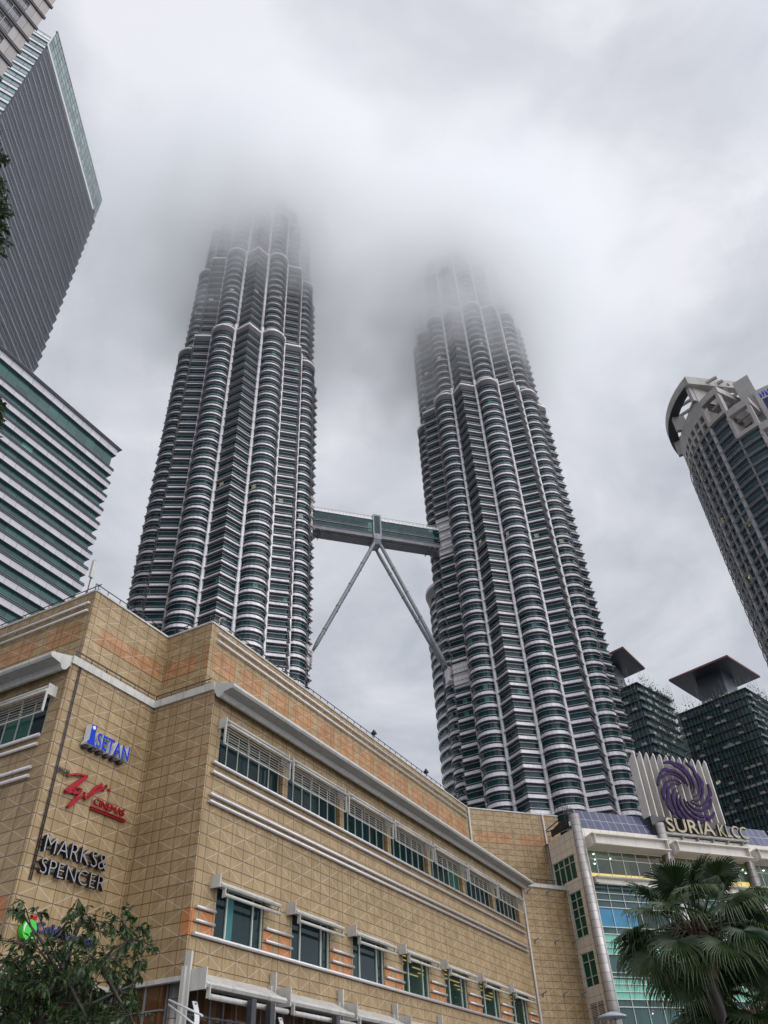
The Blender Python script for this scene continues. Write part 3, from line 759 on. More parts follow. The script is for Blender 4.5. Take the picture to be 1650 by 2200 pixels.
for k in range(7):
    a_ = 38.35 + PER * k; aw = MB(); p0, p1 = Flong.p(a_ + .15, 0)[:2], Flong.p(a_ + PER - .35, 0)[:2]
    aw.sweep([(0, 10.05), (1.15, 9.62), (1.3, 9.5), (1.5, 9.5), (1.6, 9.65), (1.5, 9.8), (1.25, 9.84), (0, 10.5)], p0, p1)
    Flong.tube(aw, a_ + .5, a_ + PER - .25, 9.08, 1.55, .14, 10); Flong.box(aw, a_ + .42, a_ + .5, 9.0, 9.7, 1.35, 1.6)
    Flong.box(aw, a_ + .05, a_ + .15, 9.4, 10.45, 0, 1.55)
    T.part('entrance_canopy', aw, M['paint'])
    m = MB(); Flong.box(m, a_ - .12, a_ + .02, 0, 11.35, .05, .5); Flong.box(m, a_ - .3, a_ - .12, 0, 10.6, .05, .3); T.part('fin_post', m, M['paint'])
for f, z in ((Fs, 0), ):
    pass
def wall_item(name, label, cat, f, u, z, mb, mtl, group=None):
    th = Thing(name, label, cat, f.p(u, z), (0, 0, 0), RM, group)
    return th

# small rods sticking out of the right-hand diagonal wall
rods = [(3.9, 27.0, 'steel rod under the ledge, between the other two up there'), (6.7, 27.05, 'steel rod under the ledge, nearest the white quoin wall'),
        (.9, 26.98, 'steel rod under the ledge, beside the inner corner'), (.87, 21.45, 'steel rod at mid height beside the inner corner downpipe'), (3.9, 21.5, 'steel rod in the middle of the corner wall at mid height'),
        (6.6, 21.55, 'mid height steel rod next to the tall side window'), (.86, 16.0, 'lowest steel rod beside the inner corner downpipe'), (3.9, 16.05, 'lowest steel rod in the middle of the corner wall'), (6.6, 16.1, 'lowest steel rod next to the louvred grille')]
for u, z, lb in rods:
    b_ = Fdia.p(39.06 + u, z); e_ = Fdia.p(39.06 + u, z + .12, .95)
    th = Thing('wall_rod', lb, 'bracket', b_, (0, 0, 0), RM, 'steel rods on the corner wall')
    m = MB(); m.tube([b_, e_], .05, 8); th.part('rod', m, M['grey'])
    m = MB(); m.tube([Fdia.p(39.06 + u, z - .1, .02), Fdia.p(39.06 + u, z - .1, .1)], .14, 8); Fdia.box(m, 39.0 + u, 39.12 + u, z - .35, z, 0, .1); th.part('clamp', m, M['grey'])

# roof things
P_ = (35.4, 45.2, 38.1); th = Thing('antenna_panel', 'small white antenna box on a pole at the left roof corner', 'antenna', P_, (0, 0, 0), RM)
m = MB(); m.tube([P_, (P_[0], P_[1], 40.3)], .05, 8); th.part('pole', m, M['redline'])
m = MB(); m.box(P_[0] - .18, P_[0] + .18, P_[1] - .12, P_[1] + .12, 40.2, 41.9); m.tube([(P_[0], P_[1], 41.9), (P_[0], P_[1], 42.0)], .14, 8); th.part('antenna_box', m, M['paint'])
P_ = (45.6, 39.6, 38.1); th = Thing('roof_camera', 'white dome camera on a bent pole at the middle roof corner', 'camera', P_, (0, 0, 0), RM)
m = MB(); m.tube([P_, (P_[0], P_[1], 39.7), (P_[0] + .12, P_[1] - .1, 39.85), (P_[0] + .3, P_[1] - .25, 39.9)], .06, 8); th.part('pole', m, M['paint'])
m = MB(); m.tube([(P_[0] + .3, P_[1] - .25, 39.55), (P_[0] + .3, P_[1] - .25, 39.8)], [.1, .2], 10); th.part('camera_dome', m, M['grey'])
for u, lb in ((73.3, 'dark floodlight on the roof rail, nearer one'), (86.9, 'dark floodlight on the roof rail, far one near the right tower')):
    P_ = Ulong.p(u, 38.2, -.3); th = Thing('floodlight', lb, 'floodlight', P_, (0, 0, 0), RM, 'floodlights on the roof edge')
    m = MB(); m.tube([P_, (P_[0], P_[1], 39.1)], .05, 8); m.tube([(P_[0] - .3, P_[1], 39.0), (P_[0] + .3, P_[1], 39.0)], .04, 6); th.part('stand', m, M['black'])
    m = MB(); m.tube([(P_[0], P_[1] + .25, 39.15), (P_[0], P_[1] - .2, 39.35)], [.18, .34], 12); th.part('lamp_head', m, M['black'])
for u, z, lb in ((42.1, 9.2, 'dark flat post at the left end of the first entrance canopy'), (43.95, 9.2, 'dark flat post in the middle of the first entrance canopy'), (51.4, 9.2, 'dark flat post under the second entrance canopy')):
    P_ = Flong.p(u, 0, 2.0); th = Thing('lamp_post', lb, 'lamp post', P_, (0, 0, 0), RM, 'dark posts before the entrance canopies')
    m = MB(); Flong.box(m, u - .1, u + .1, 0, 8.2, 1.9, 2.1); th.part('post', m, M['dark'])
    m = MB(); Flong.box(m, u - .22, u + .22, 8.0, 9.25, 1.85, 2.2); th.part('lamp_housing', m, M['dark'])
for u, lb in ((38.6, 'curved white blade sign with dark clips at the mall corner'), (46.8, 'curved white blade sign with dark clips at the second fin post')):
    P_ = Flong.p(u, 8.0, .6); th = Thing('blade_sign', lb, 'sign', P_, (0, 0, 0), RM, 'blade signs on the fin posts')
    m = MB(); q_ = [Flong.p(u, 7.0 + 1.9 * j / 8, .75 + .28 * sin(pi * j / 8)) for j in range(9)]
    for a_, b_ in zip(q_, q_[1:]): m.beam(a_, b_, .38, .05, Vector((0, -1, 0)))
    th.part('blade', m, M['white'])
    for z in (7.3, 8.0, 8.7): m = MB(); Flong.box(m, u - .06, u + .06, z, z + .12, .45, .85); th.part('clip', m, M['black'])

# ------------------------------------------------------------------ lettering
def letters(th, text, f, u0, u1, z0, z1, depth, mf, ms, o=.12, offset=0.0, slant=0.0, name='letter', zs=None, bold=0.0):
    """each letter an extruded mesh on wall face f, the word filling u0..u1 and capitals z0..z1"""
    def curve(s_, ext):
        c = bpy.data.curves.new('txt', 'FONT'); c.body = s_; c.size = 1.0; c.extrude = ext; c.offset = offset; c.shear = slant; c.resolution_u = 4
        ob = bpy.data.objects.new('txt', c); col.objects.link(ob); bpy.context.view_layer.update()
        me = bpy.data.meshes.new_from_object(ob.evaluated_get(bpy.context.evaluated_depsgraph_get()))
        bpy.data.objects.remove(ob); bpy.data.curves.remove(c); return me
    def width(s_):
        me = curve(s_, 0); xs = [v.co.x for v in me.vertices]; ys = [v.co.y for v in me.vertices]; bpy.data.meshes.remove(me); return min(xs), max(xs), min(ys), max(ys)
    x0, x1, y0, y1 = width(text.replace('g', 'o')); H = width('H')[3]
    kx = (u1 - u0) / (x1 - x0); kz = (z1 - z0) / H
    for i, ch in enumerate(text):
        if ch == ' ': continue
        adv = (width(text[:i] + 'H')[1] - width('H')[1]) if i else 0.0
        me = curve(ch, .5)
        h = 1.0 if zs is None else zs[i]
        for v in me.vertices:
            x, y, z = v.co; u = u0 + (x + adv - x0) * kx
            p = f.p(u, z0 + y * kz * h, o + (z + .5) * depth)
            v.co = (p[0] - th.off[0], p[1] - th.off[1], p[2] - th.off[2])
        me.materials.clear(); me.materials.append(mf); me.materials.append(ms); me.update()
        n_ = Vector((f.fr[1], -f.fr[0], 0))
        for p in me.polygons: p.material_index = 0 if p.normal.dot(n_) > .7 else 1; p.use_smooth = False
        me.name = name; ob = bpy.data.objects.new(name, me); col.objects.link(ob); ob.parent = th.o
def shift(f): return f.u0 - f.a[0]
o12 = F12.u0 - 30.3
th = Thing('store_sign', 'blue letters with white sides, tall dotted i first, topmost sign on the left tiled wall', 'sign', F12.p(32.4 + o12, 22.8), (0, 0, 0), RM, 'store signs on the tiled corner wall')
f = F12
iu = MB(); U_ = 32.4 + o12
poly = [(0, 0), (.62, 0), (.66, .12), (.52, .28), (.52, 1.32), (0.10, 1.32), (0.10, .28), (-.06, .12)]
def extr(f, poly, u, z, o0, o1, mb, mi_f=0, mi_s=1):
    n = len(poly); A = [f.p(u + a, z + b_, o0) for a, b_ in poly]; B = [f.p(u + a, z + b_, o1) for a, b_ in poly]
    mb.face(B, None, mi_f); mb.face(A[::-1], None, mi_s)
    for i in range(n): j = (i + 1) % n; mb.face([A[i], A[j], B[j], B[i]], None, mi_s)
extr(f, poly, U_ + .05, 22.82, .1, .62, iu); 
extr(f, [(.31 + .13 * cos(2 * pi * j / 14), 1.13 + .13 * sin(2 * pi * j / 14)) for j in range(14)], U_ + .05, 22.82, .62, .635, iu, 1, 1)
th.part('letter', iu, [M['blue'], M['white']])
bk_ = MB(); [f.box(bk_, U_ + .1 + .62 * i_, U_ + .42 + .62 * i_, 22.66, 22.84, 0, .4) for i_ in range(6)]; th.part('bracket', bk_, M['dark'])
letters(th, 'SETAN', f, U_ + .78, U_ + 3.72, 22.86, 23.80, .5, M['blue'], M['white'], .1, offset=.012)
th = Thing('store_sign', 'red brush script cinema sign with stars and an underlined word', 'sign', f.p(31.0 + o12, 19.0), (0, 0, 0), RM, 'store signs on the tiled corner wall')
letters(th, 'PAWAGAN', f, 31.0 + o12, 32.08 + o12, 20.6, 21.04, .03, M['black'], M['black'], .03, offset=-.012, name='small_letter')
letters(th, 'CINEMAS', f, 34.35 + o12, 37.02 + o12, 19.60, 20.0, .12, M['red'], M['red'], .1, name='small_letter')
m = MB(); f.box(m, 34.2 + o12, 37.25 + o12, 19.40, 19.46, .05, .2); f.box(m, 34.2 + o12, 37.25 + o12, 19.28, 19.33, .05, .2); th.part('underline', m, M['red'])
def stroke(f, pts, wds, o0, o1, mb):
    """brush stroke in wall coordinates with varying width"""
    n = len(pts); L_, R_ = [], []
    for i in range(n):
        a, b_ = pts[max(0, i - 1)], pts[min(n - 1, i + 1)]; dx, dz = b_[0] - a[0], b_[1] - a[1]; d = math.hypot(dx, dz) or 1
        nx, nz = -dz / d * wds[i] / 2, dx / d * wds[i] / 2
        L_.append((pts[i][0] + nx, pts[i][1] + nz)); R_.append((pts[i][0] - nx, pts[i][1] - nz))
    for i in range(n - 1):
        q = [L_[i], L_[i + 1], R_[i + 1], R_[i]]
        A = [f.p(a, b_, o0) for a, b_ in q]; B = [f.p(a, b_, o1) for a, b_ in q]
        mb.face(B); mb.face(A[::-1])
        for a, b_ in ((0, 1), (2, 3)): mb.face([A[a], A[b_], B[b_], B[a]])
    for i in (0, n - 1): mb.face([f.p(*L_[i], o0), f.p(*R_[i], o0), f.p(*R_[i], o1), f.p(*L_[i], o1)])
def smooth(pts, k=4):
    out = []; n = len(pts)
    for i in range(n - 1):
        p0, p1, p2, p3 = pts[max(0, i - 1)], pts[i], pts[i + 1], pts[min(n - 1, i + 2)]
        for j in range(k):
            t_ = j / k
            out.append(tuple(.5 * (2 * b_ + (c_ - a_) * t_ + (2 * a_ - 5 * b_ + 4 * c_ - d_) * t_ ** 2 + (3 * b_ - a_ - 3 * c_ + d_) * t_ ** 3) for a_, b_, c_, d_ in zip(p0, p1, p2, p3)))
    out.append(pts[-1]); return out
S0 = o12
for pts, wd in (([(31.85, 20.62), (32.6, 20.95), (33.45, 21.08)], .10), ([(33.42, 21.1), (32.7, 20.35), (32.0, 19.7)], .26), ([(32.0, 19.68), (32.5, 19.82), (32.75, 20.0)], .12),
                ([(33.05, 20.2), (32.62, 20.1), (32.62, 19.78), (33.0, 19.95), (33.15, 20.2), (33.0, 19.7), (32.45, 18.95), (32.6, 19.0), (33.1, 19.55), (33.45, 19.9)], .12),
                ([(33.45, 20.1), (33.62, 19.72), (33.9, 20.05), (34.25, 20.6), (34.62, 20.85), (34.75, 20.72), (34.4, 20.45), (33.9, 19.95), (33.72, 19.75)], .15)):
    m = MB(); q = smooth([(a + S0, b_) for a, b_ in pts]); n = len(q); stroke(f, q, [wd * (.45 + .75 * sin(pi * (i + .6) / (n + .2))) for i in range(n)], .08, .22, m); th.part('script_stroke', m, M['red'])
for a, b_ in ((34.72, 20.95), (35.15, 21.0), (34.95, 20.72), (35.45, 20.85), (34.5, 20.62)):
    m = MB(); extr(f, [((.13 if j % 2 == 0 else .055) * cos(pi / 2 + 2 * pi * j / 10), (.13 if j % 2 == 0 else .055) * sin(pi / 2 + 2 * pi * j / 10)) for j in range(10)], a + S0, b_, .06, .16, m, 0, 0); th.part('star', m, M['red'])
th = Thing('store_sign', 'large thin silver letters with black sides in two lines', 'sign', f.p(31.25 + o12, 14.85), (0, 0, 0), RM, 'store signs on the tiled corner wall')
letters(th, 'MARKS&', f, 31.25 + o12, 36.15 + o12, 16.02, 16.93, .30, M['silver'], M['black'], .1, offset=-.018)
bk_ = MB(); [f.box(bk_, 31.2 + o12, 36.2 + o12, z_, z_ + .05, .03, .1) for z_ in (15.15, 15.5, 16.3, 16.7)]; th.part('fixing_rail', bk_, M['dark'])
letters(th, 'SPENCER', f, 31.3 + o12, 36.25 + o12, 14.90, 15.70, .30, M['silver'], M['black'], .1, offset=-.018)
th = Thing('store_sign', 'navy lettering with a green oval fruit, half behind the leafy tree', 'sign', f.p(31.0 + o12, 11.6), (0, 0, 0), RM, 'store signs on the tiled corner wall')
m = MB(); extr(f, [(.46 * cos(2 * pi * j / 28), .5 * sin(2 * pi * j / 28)) for j in range(28)], 31.52 + o12, 12.05, .1, .42, m, 0, 0); th.part('oval', m, M['lime'])
m = MB(); q = [(31.25 + .30 * cos(a) + .18 + o12, 12.08 + .38 * sin(a)) for a in [R(110) + R(12) * j for j in range(9)]]; stroke(f, q, [.02 + .08 * sin(pi * j / 8) for j in range(9)], .42, .45, m); th.part('white_crescent', m, M['white'])  # white crescent drawn on the green oval
m = MB(); extr(f, [(0, 0), (.1, .22), (.02, .32), (.22, .24), (.4, .36), (.36, .12), (.2, 0)], 31.55 + o12, 12.5, .1, .3, m, 0, 0); th.part('bow', m, M['red'])
letters(th, 'Cold', f, 32.1 + o12, 33.75 + o12, 12.1, 12.62, .14, M['navy'], M['navy'], .1, offset=.02)
letters(th, 'Storage', f, 33.95 + o12, 36.7 + o12, 12.0, 12.50, .14, M['navy'], M['navy'], .1, offset=.02)
# ------------------------------------------------------------------ glass wing of the mall (wing frame)
T = Thing('glass_wing', 'glazed mall wing with round steel columns, white canopies and cream side wall', 'building', (0, 0, 0), OW, RW)
def WThing(name, label, cat, org, group=None): return Thing(name, label, cat, org, OW, RW, group)
FG = Face((.0, 0), (62, 0), 0.0)                 # glass front, outward = -y
FW = Face((0, 6.6), (0, 0), 0.0)                 # cream side wall; u = 6.6 - distance back
def wb(d): return 6.6 - d
wl = MB()
sw = [(wb(6.5), wb(1.42), 28.3, 31.2), (wb(4.0), wb(1.4), 21.85, 26.93), (wb(3.9), wb(1.15), 16.65, 20.2), (wb(3.9), wb(1.0), 9, 15.05)]
FW.holes(wl, 0, 34.0, sw, depth=.22)
wl.face([(0, 6.6, 34.0), (0, 0, 34), (62, 0, 34), (62, 20, 34), (0, 20, 34)])
FG.quad(wl, 0, 62, 32.9, 34.0, .03); FG.quad(wl, 0, 62, 31.28, 32.9, -.02)
T.part('panelled_wall', wl, M['whitepanel'])
for i, (a_, b_, z0, z1) in enumerate(sw[:3]):
    fr, gl = MB(), MB(); FW.quad(gl, a_, b_, z0, z1, -.2)
    n = 4 if i == 0 else 2
    for k in range(n + 1): u = a_ + (b_ - a_ - .07) * k / n; FW.box(fr, u, u + .07, z0, z1, -.2, -.08)
    for z in ([z0, 30.26, z1 - .07] if i == 0 else [z0, 26.0, 25.0, 24.0, 22.8, z1 - .07] if i == 1 else [z0, 17.6, 19.2, z1 - .07]): FW.box(fr, a_, b_, z, z + .07, -.2, -.08)
    fo = T.part('side_window', fr, M['mul']); T.part('pane', gl, M['wgreen'], fo)
lv = MB(); a_, b_, z0, z1 = sw[3]
for k in range(40): z = z1 - .1 - k * .15; FW.box(lv, a_, b_, z - .03, z + .03, -.15, -.02)
for u in (a_, (a_ + b_) / 2, b_ - .06): FW.box(lv, u, u + .06, 9, z1, -.15, 0)
T.part('louvred_grille', lv, M['whitepanel'])
bk = MB(); FW.quad(bk, a_, b_, 9, 15.05, -.21); T.part('grille_backing', bk, M['dark'])
# columns
for i, x in enumerate((0.05, 13.65, 27.5, 41.2, 54.8)):
    m = MB(); top = 35.5 if i < 2 else 31.4
    m.tube([(x, -.35, 0), (x, -.35, top)], .62, 26); T.part('steel_column', m, M['bigcol'])
for i, x in enumerate((.74, 14.4)):
    m = MB(); m.tube([(x, -.5, 0), (x, -.5, 31.3)], .09, 8); T.part('downpipe', m, M['paint'])
# canopies
def canopy(x0, x1, ztop, low=False):
    m = MB()
    if not low: prof = [(0, ztop - .15), (1.15, ztop), (1.75, ztop), (1.75, ztop - .14), (1.2, ztop - .2), (1.2, ztop - 1.2), (1.75, ztop - 1.28), (1.75, ztop - 1.42), (1.1, ztop - 1.5), (0, ztop - 1.62)]
    else: prof = [(0, ztop), (1.1, ztop - .0), (1.25, ztop - .1), (1.2, ztop - .2), (.75, ztop - .35), (.75, ztop - .7), (0, ztop - .75)]
    m.sweep(prof, (x0, 0), (x1, 0))
    if not low:
        m.tube([(x0, -1.75, ztop - 1.36), (x1, -1.75, ztop - 1.36)], .09, 8)
        for x in (x0 + .25, x1 - .35): m.box(x, x + .1, -1.74, -1.2, ztop - 1.4, ztop - .05)
    else: m.tube([(x0, -1.15, ztop - .95), (x1, -1.15, ztop - .95)], .13, 10)
    T.part('canopy' if not low else 'lower_canopy', m, M['cream'])
M['cream'] = mat('cream_painted_metal', (.66, .61, .53), .45, fn=weather((.66, .61, .53), .2))
for x0, x1 in ((.95, 13.3), (14.1, 27.1), (28.0, 40.8), (41.7, 54.4)):
    canopy(x0 + .35, x1, 33.0); canopy(x0 + .2, x1 + .3, 28.0, True)
# glazing
gz = MB(); FG.quad(gz, .7, 62, 28.2, 31.3, -.12); up_gl = T.part('upper_glass', gz, M['clear'])
mu = MB(); x = 2.3
mx = [2.35 + 2.09 * k for k in range(27)]
for x in mx: FG.box(mu, x - .035, x + .035, 28.2, 31.3, -.14, -.04)
FG.box(mu, .7, 62, 30.3, 30.37, -.14, -.04); FG.box(mu, .7, 62, 28.15, 28.24, -.14, -.04)
T.part('upper_mullion', mu, M['mul'])
rm = MB()
for xa, xb, mt in ((.7, 7.4, 0), (7.4, 27.2, 1), (27.2, 62, 0)):
    rm.face([(xa, .15, 31.32), (xb, .15, 31.32), (xb, 7, 31.32), (xa, 7, 31.32)], None, mt)
    rm.face([(xa, 7, 28.1), (xb, 7, 28.1), (xb, 7, 31.32), (xa, 7, 31.32)], None, mt)
    rm.face([(xa, .15, 28.1), (xb, .15, 28.1), (xb, 7, 28.1), (xa, 7, 28.1)], None, mt)
rm.face([(7.4, .2, 28.1), (7.4, 7, 28.1), (7.4, 7, 31.3), (7.4, .2, 31.3)], None, 1)
T.part('upper_room', rm, [M['room'], M['roomw']])
dl = random.Random(3)
for x, y in ((1.6, 1.6), (3.0, 1.2), (4.6, 3.2), (3.6, 4.6), (5.6, 4.8), (6.4, 2.4), (28.6, 2.2), (30.3, 3.5), (25.8, 2.6), (32, 1.8)):
    m = MB(); m.tube([(x, y, 31.2), (x, y, 31.3)], .12, 10); T.part('downlight', m, M['lampw'])
cv = MB(); cv.box(.9, 13.0, .3, .5, 28.3, 28.66); cv.box(14.5, 27.0, .3, .5, 28.3, 29.0); cv.box(28.2, 40, .3, .4, 28.3, 28.6); T.part('cove_light', cv, M['cove'])
gl = MB(); FG.quad(gl, .7, 62, 24.62, 27.4, -.06); FG.quad(gl, .7, 62, 21.69, 22.45, -.06); FG.quad(gl, .7, 62, 17.0, 19.53, -.06)
FG.quad(gl, .7, 62, 14.25, 15.0, -.06); FG.quad(gl, .7, 62, 0, 14.25, -.06)
T.part('lower_glass', gl, M['wingglass'] if 'wingglass' in M else mat('dark_teal_shop_glass', (.03, .08, .08), .06, fn=glass_fn((.05, .12, .12), 2.09, 2.6, lit=.0, var=.8, z0=11.6, jw=.01)))
bl = MB(); FG.quad(bl, .7, 6.6, 22.45, 24.62, -.05); T.part('blue_blind_pane', bl, M['blue1'])
bl = MB(); FG.quad(bl, 6.6, 62, 22.45, 24.62, -.055); T.part('dark_pane', bl, M['wglass'])
for z0, z1 in ((19.53, 21.69), (15.0, 17.0)):
    m = MB(); FG.quad(m, .7, 62, z0, z1, -.05); T.part('green_spandrel', m, M['green1'])
mu = MB()
for x in [1.02 + 2.12 * k for k in range(28)]: FG.box(mu, x - .035, x + .035, 0, 27.2, -.06, .04)
for z in (26.24, 25.44, 24.62, 22.45, 21.69, 20.9, 20.24, 19.53, 17.66, 17.2, 16.5, 15.76, 15.0, 14.25, 11, 8): FG.box(mu, .7, 62, z - .045, z + .045, -.06, .10)
T.part('mullion_grid', mu, M['mul'])
rr = random.Random(5)
glow = [mat('shop_glow_%s' % n, c, .5, emit=c, es=e) for n, c, e in (('red', (.9, .04, .03), 1.6), ('amber', (1, .55, .15), 2.2), ('violet', (.35, .05, .45), .7), ('white', (1, .9, .8), 2.5))]
for k in range(46):
    x = rr.uniform(1, 34); z = rr.uniform(9, 14) if k < 34 else rr.uniform(17.2, 19.3)
    m = MB(); s_ = rr.uniform(.05, .16); L_ = rr.choice((s_, s_, s_ * 3))
    FG.quad(m, x, x + L_, z, z + s_, -.045); T.part('shop_light', m, rr.choice(glow if z < 14 else glow[1::2]))
# solar panels on the parapet
for x0, x1 in ((.95, 12.4), (26.2, 34), (34.6, 46)):
    m = MB()
    def sp_(u, k): return (u, 1.0 * k + .1, 34.02 + 2.7 * k)
    n = int((x1 - x0) / 1.16)
    m.face([sp_(x0, 0), sp_(x1, 0), sp_(x1, 1), sp_(x0, 1)], [(x0, 34.0), (x1, 34.0), (x1, 36.7), (x0, 36.7)])
    m.face([(x0, .2, 34.02), (x1, .2, 34.02), (x1, 1.2, 36.68), (x0, 1.2, 36.68)])
    T.part('solar_panel', m, M['solar'])
m = MB()
for k in range(6): m.beam((-.4 + k * .28, 1.0 - .1 * k, 34), (-.4 + k * .28, 1.3, 37.6 - .1 * k), .06, .06)
for z in (36.2, 36.9, 37.5): m.beam((-.5, 1.3, z), (1.1, 1.3, z), .06, .06)
m.beam((-.3, .6, 34.6), (-1.4, 4.6, 34.7), .1, .1); m.beam((-.3, .6, 36.0), (-1.4, 4.6, 34.9), .1, .1)
m.face([(-.2, .8, 34.3), (-.2, .8, 35.9), (-.6, 4.6, 34.9), (-.6, 4.6, 34.1)]); T.part('roof_gantry', m, M['black'])
m = MB(); FW.box(m, .1, 2.6, 34.75, 34.8, -.2, -.15)
for u in (.1, 1.3, 2.55): FW.box(m, u, u + .05, 34, 34.8, -.2, -.15)
T.part('handrail', m, mat('rust_handrail', (.25, .08, .04), .6))

# ------------------------------------------------------------------ roof sign of the wing
T = WThing('roof_sign', 'white finned roof sign with purple sunburst emblem over gold capital letters', 'sign', (19.5, 1.0, 34))
fn_, pn, bs = MB(), MB(), MB()
for k in range(12):
    x = 12.75 + 1.18 * k; zt = 45.7 + .0 * k
    q = [(1.45, 36.6), (1.45, zt - .9), (.15, zt + .25), (-.05, zt - .2), (-.05, 36.6)]
    A = [(x, y, z) for y, z in q]; B = [(x + .15, y, z) for y, z in q]
    fn_.face(A, [(y, z) for y, z in q]); fn_.face(B[::-1], [(y, z) for y, z in q[::-1]])
    for i in range(5): j = (i + 1) % 5; fn_.face([A[i], A[j], B[j], B[i]])
    if k < 11:
        for z0 in (34.0, 36.6, 39.0, 41.4, 43.8):
            z1 = min(z0 + 2.34, 45.2); 
            if z0 > 36: pn.face([(x + .12, 1.4, z0), (x + 1.18, 1.0, z0), (x + 1.18, 1.0, z1), (x + .12, 1.4, z1)])
bs.box(12.75, 25.9, .0, 1.4, 34.0, 36.58)
sd = MB(); sd.face([(12.70, -.05, 36.6), (12.70, 1.6, 36.6), (12.70, 1.6, 45.0), (12.70, -.05, 45.6)])
T.part('fin', fn_, M['signw'] if 'signw' in M else mat('off_white_sign_metal', (.7, .67, .62), .45, fn=weather((.72, .68, .63), .35, .5))); T.part('back_panel', pn, mat('grey_sign_back', (.30, .28, .26), .5)); T.part('dark_plinth', bs, M['black'])
cx_, cz_ = 19.75, 40.3
FS = Face((0, -.35), (60, -.35), 0)
for k in range(14):
    phi = R(97 + k * 360 / 14); pts, wd = [], []
    for j in range(19):
        t_ = j / 18; r_ = (4.75 if k % 2 else 4.35) * (1 - t_) + 1.25 * t_ + .35 * sin(pi * t_)
        a = phi - R(96) * t_ ** 1.25 - R(9) * sin(min(1, t_ * 3.2) * pi)
        pts.append((cx_ + r_ * cos(a), cz_ + r_ * sin(a))); wd.append(.08 + .48 * (1 - t_) ** .8 * min(1, .35 + t_ * 5) if t_ < .97 else .05)
    m = MB(); stroke(FS, pts, wd, (k % 2) * .14, .28 + (k % 2) * .14, m)
    n_ = []
    for i, f_ in enumerate(m.f): n_.append(0 if (i % 4 == 0) else 1)
    m.m = n_[:len(m.f)]; T.part('sunburst_ray', m, [M['purple'], M['purpled']])
FL_ = Face((0, -.3), (60, -.3), 0)
bm_ = MB(); FL_.box(bm_, 14.0, 28.6, 34.15, 34.42, -.4, .35)
for x in (14.3, 17, 19.6, 22.2, 24.8, 27.4): FL_.box(bm_, x, x + .12, 33.7, 34.2, -.9, .2)
T.part('letter_beam', bm_, M['soffit'])
letters(T, 'SURIA', FL_, 14.5, 22.7, 34.5, 36.3, .38, M['gold'], M['goldd'], .15, offset=.012)
letters(T, 'KLCC', FL_, 23.4, 28.5, 34.5, 36.1, .38, M['gold'], M['goldd'], .15)

# ------------------------------------------------------------------ striped office block at the left (mall frame directions)
def ring(x0, x1, y0, y1): return [(x0, y1), (x0, y0), (x1, y0), (x1, y1), (x0 + .01, y1)]
T = Thing('striped_office_block', 'office block banded in white panels and teal glass at the left edge', 'building', (91.6, 118.8, 0), (0, 0, 0), RM)
sp, gl, sh, rf = MB(), MB(), MB(), MB()
b = Bands([(50, 137), (50, 118.8), (91.6, 118.8), (91.6, 137)])
zt = 141.6; FHA = 4.28
zs = [zt - 4.1] + [zt - 4.1 - 4.75] + [zt - 4.1 - 4.75 - FHA * k for k in range(1, 31)]
for i, z in enumerate(zs):
    if z < 1: break
    h = 2.2 if i == 0 else 1.75
    base = z + 1.9 if i == 0 else z
    b.wall(sp, 0, z + (1.85 if i == 0 else 0), z + (4.1 if i == 0 else 1.35)); b.flat(sh, -.7, 0, z + (1.85 if i == 0 else 0))
    if i: b.rail(sh, 0, .26, z + 1.5, z + 1.6); b.rail(sh, -.1, .2, z + 1.95, z + 2.03); b.wall(sh, -.3, z + 1.5, z + 2.0)
    nz = (zt - 4.1 + 1.85) if i == 1 else (zs[i - 1] if i > 1 else None)
    if nz: b.wall(gl, -.7, z + 1.6, nz)
for q, o in ((zt - .25, .55), (zt, .75)): b.rail(sh, 0, o, q, q + .14)
rf.face([(50, 118.6, zt + .1), (91.6, 118.6, zt + .1), (91.6, 137, zt + .1), (50, 137, zt + .1)]); rf.face([(50.0, 137, 0), (91.6, 137, 0), (91.6, 137, zt), (50, 137, zt)])
T.part('white_band', sp, mat('white_office_panel', fn=panel_fn((.52, .505, .52), 3.0, 60, var=.35, metal=0, jw=.09, jc=(.1, .1, .1)))); T.part('glass_band', gl, M['aglass']); T.part('sunshade', sh, mat('dark_band_trim', (.16, .16, .19), .4)); T.part('roof', rf, M['grey'])

# dark slatted tower behind it
zt = 300.0
Pb = Vector((121 * 1.124 * sin(R(-48.85)), 121 * 1.124 * cos(R(-48.85)))); Pa = Vector((163 * 1.124 * sin(R(-35.42)), 163 * 1.124 * cos(R(-35.42))))
gd = Vector((-sin(R(52)), -cos(R(52)))); Pc = Pb + gd * 44; Pd = Pa + Vector((-55, 8)); 
T = Thing('slatted_tower', 'tall dark office tower with slanting slatted bands and a pale glass crown', 'skyscraper', (0, 0, 0), (Pa.x, Pa.y, 0), 0)
L_ = [(p.x - Pa.x, p.y - Pa.y) for p in (Pb, Pa)]; Lg = [(p.x - Pa.x, p.y - Pa.y) for p in (Pc, Pb)]
sl, gl, tb, cr, tg, tw, tr_, dk2 = MB(), MB(), MB(), MB(), MB(), MB(), MB(), MB()
b = Bands([*L_, (L_[1][0] - 22, L_[1][1] + 20)]); bg = Bands(Lg)
FB = 4.85; z = zt - 16
b.wall(cr, .6, zt - 12, zt); b.rail(tr_, 0, .75, zt, zt + .2); [b.rail(tr_, .6, .7, q_, q_ + .18) for q_ in (zt - 12, zt - 8.6, zt - 6, zt - 3)]; b.wall(gl, 0, zt - 16, zt - 12)
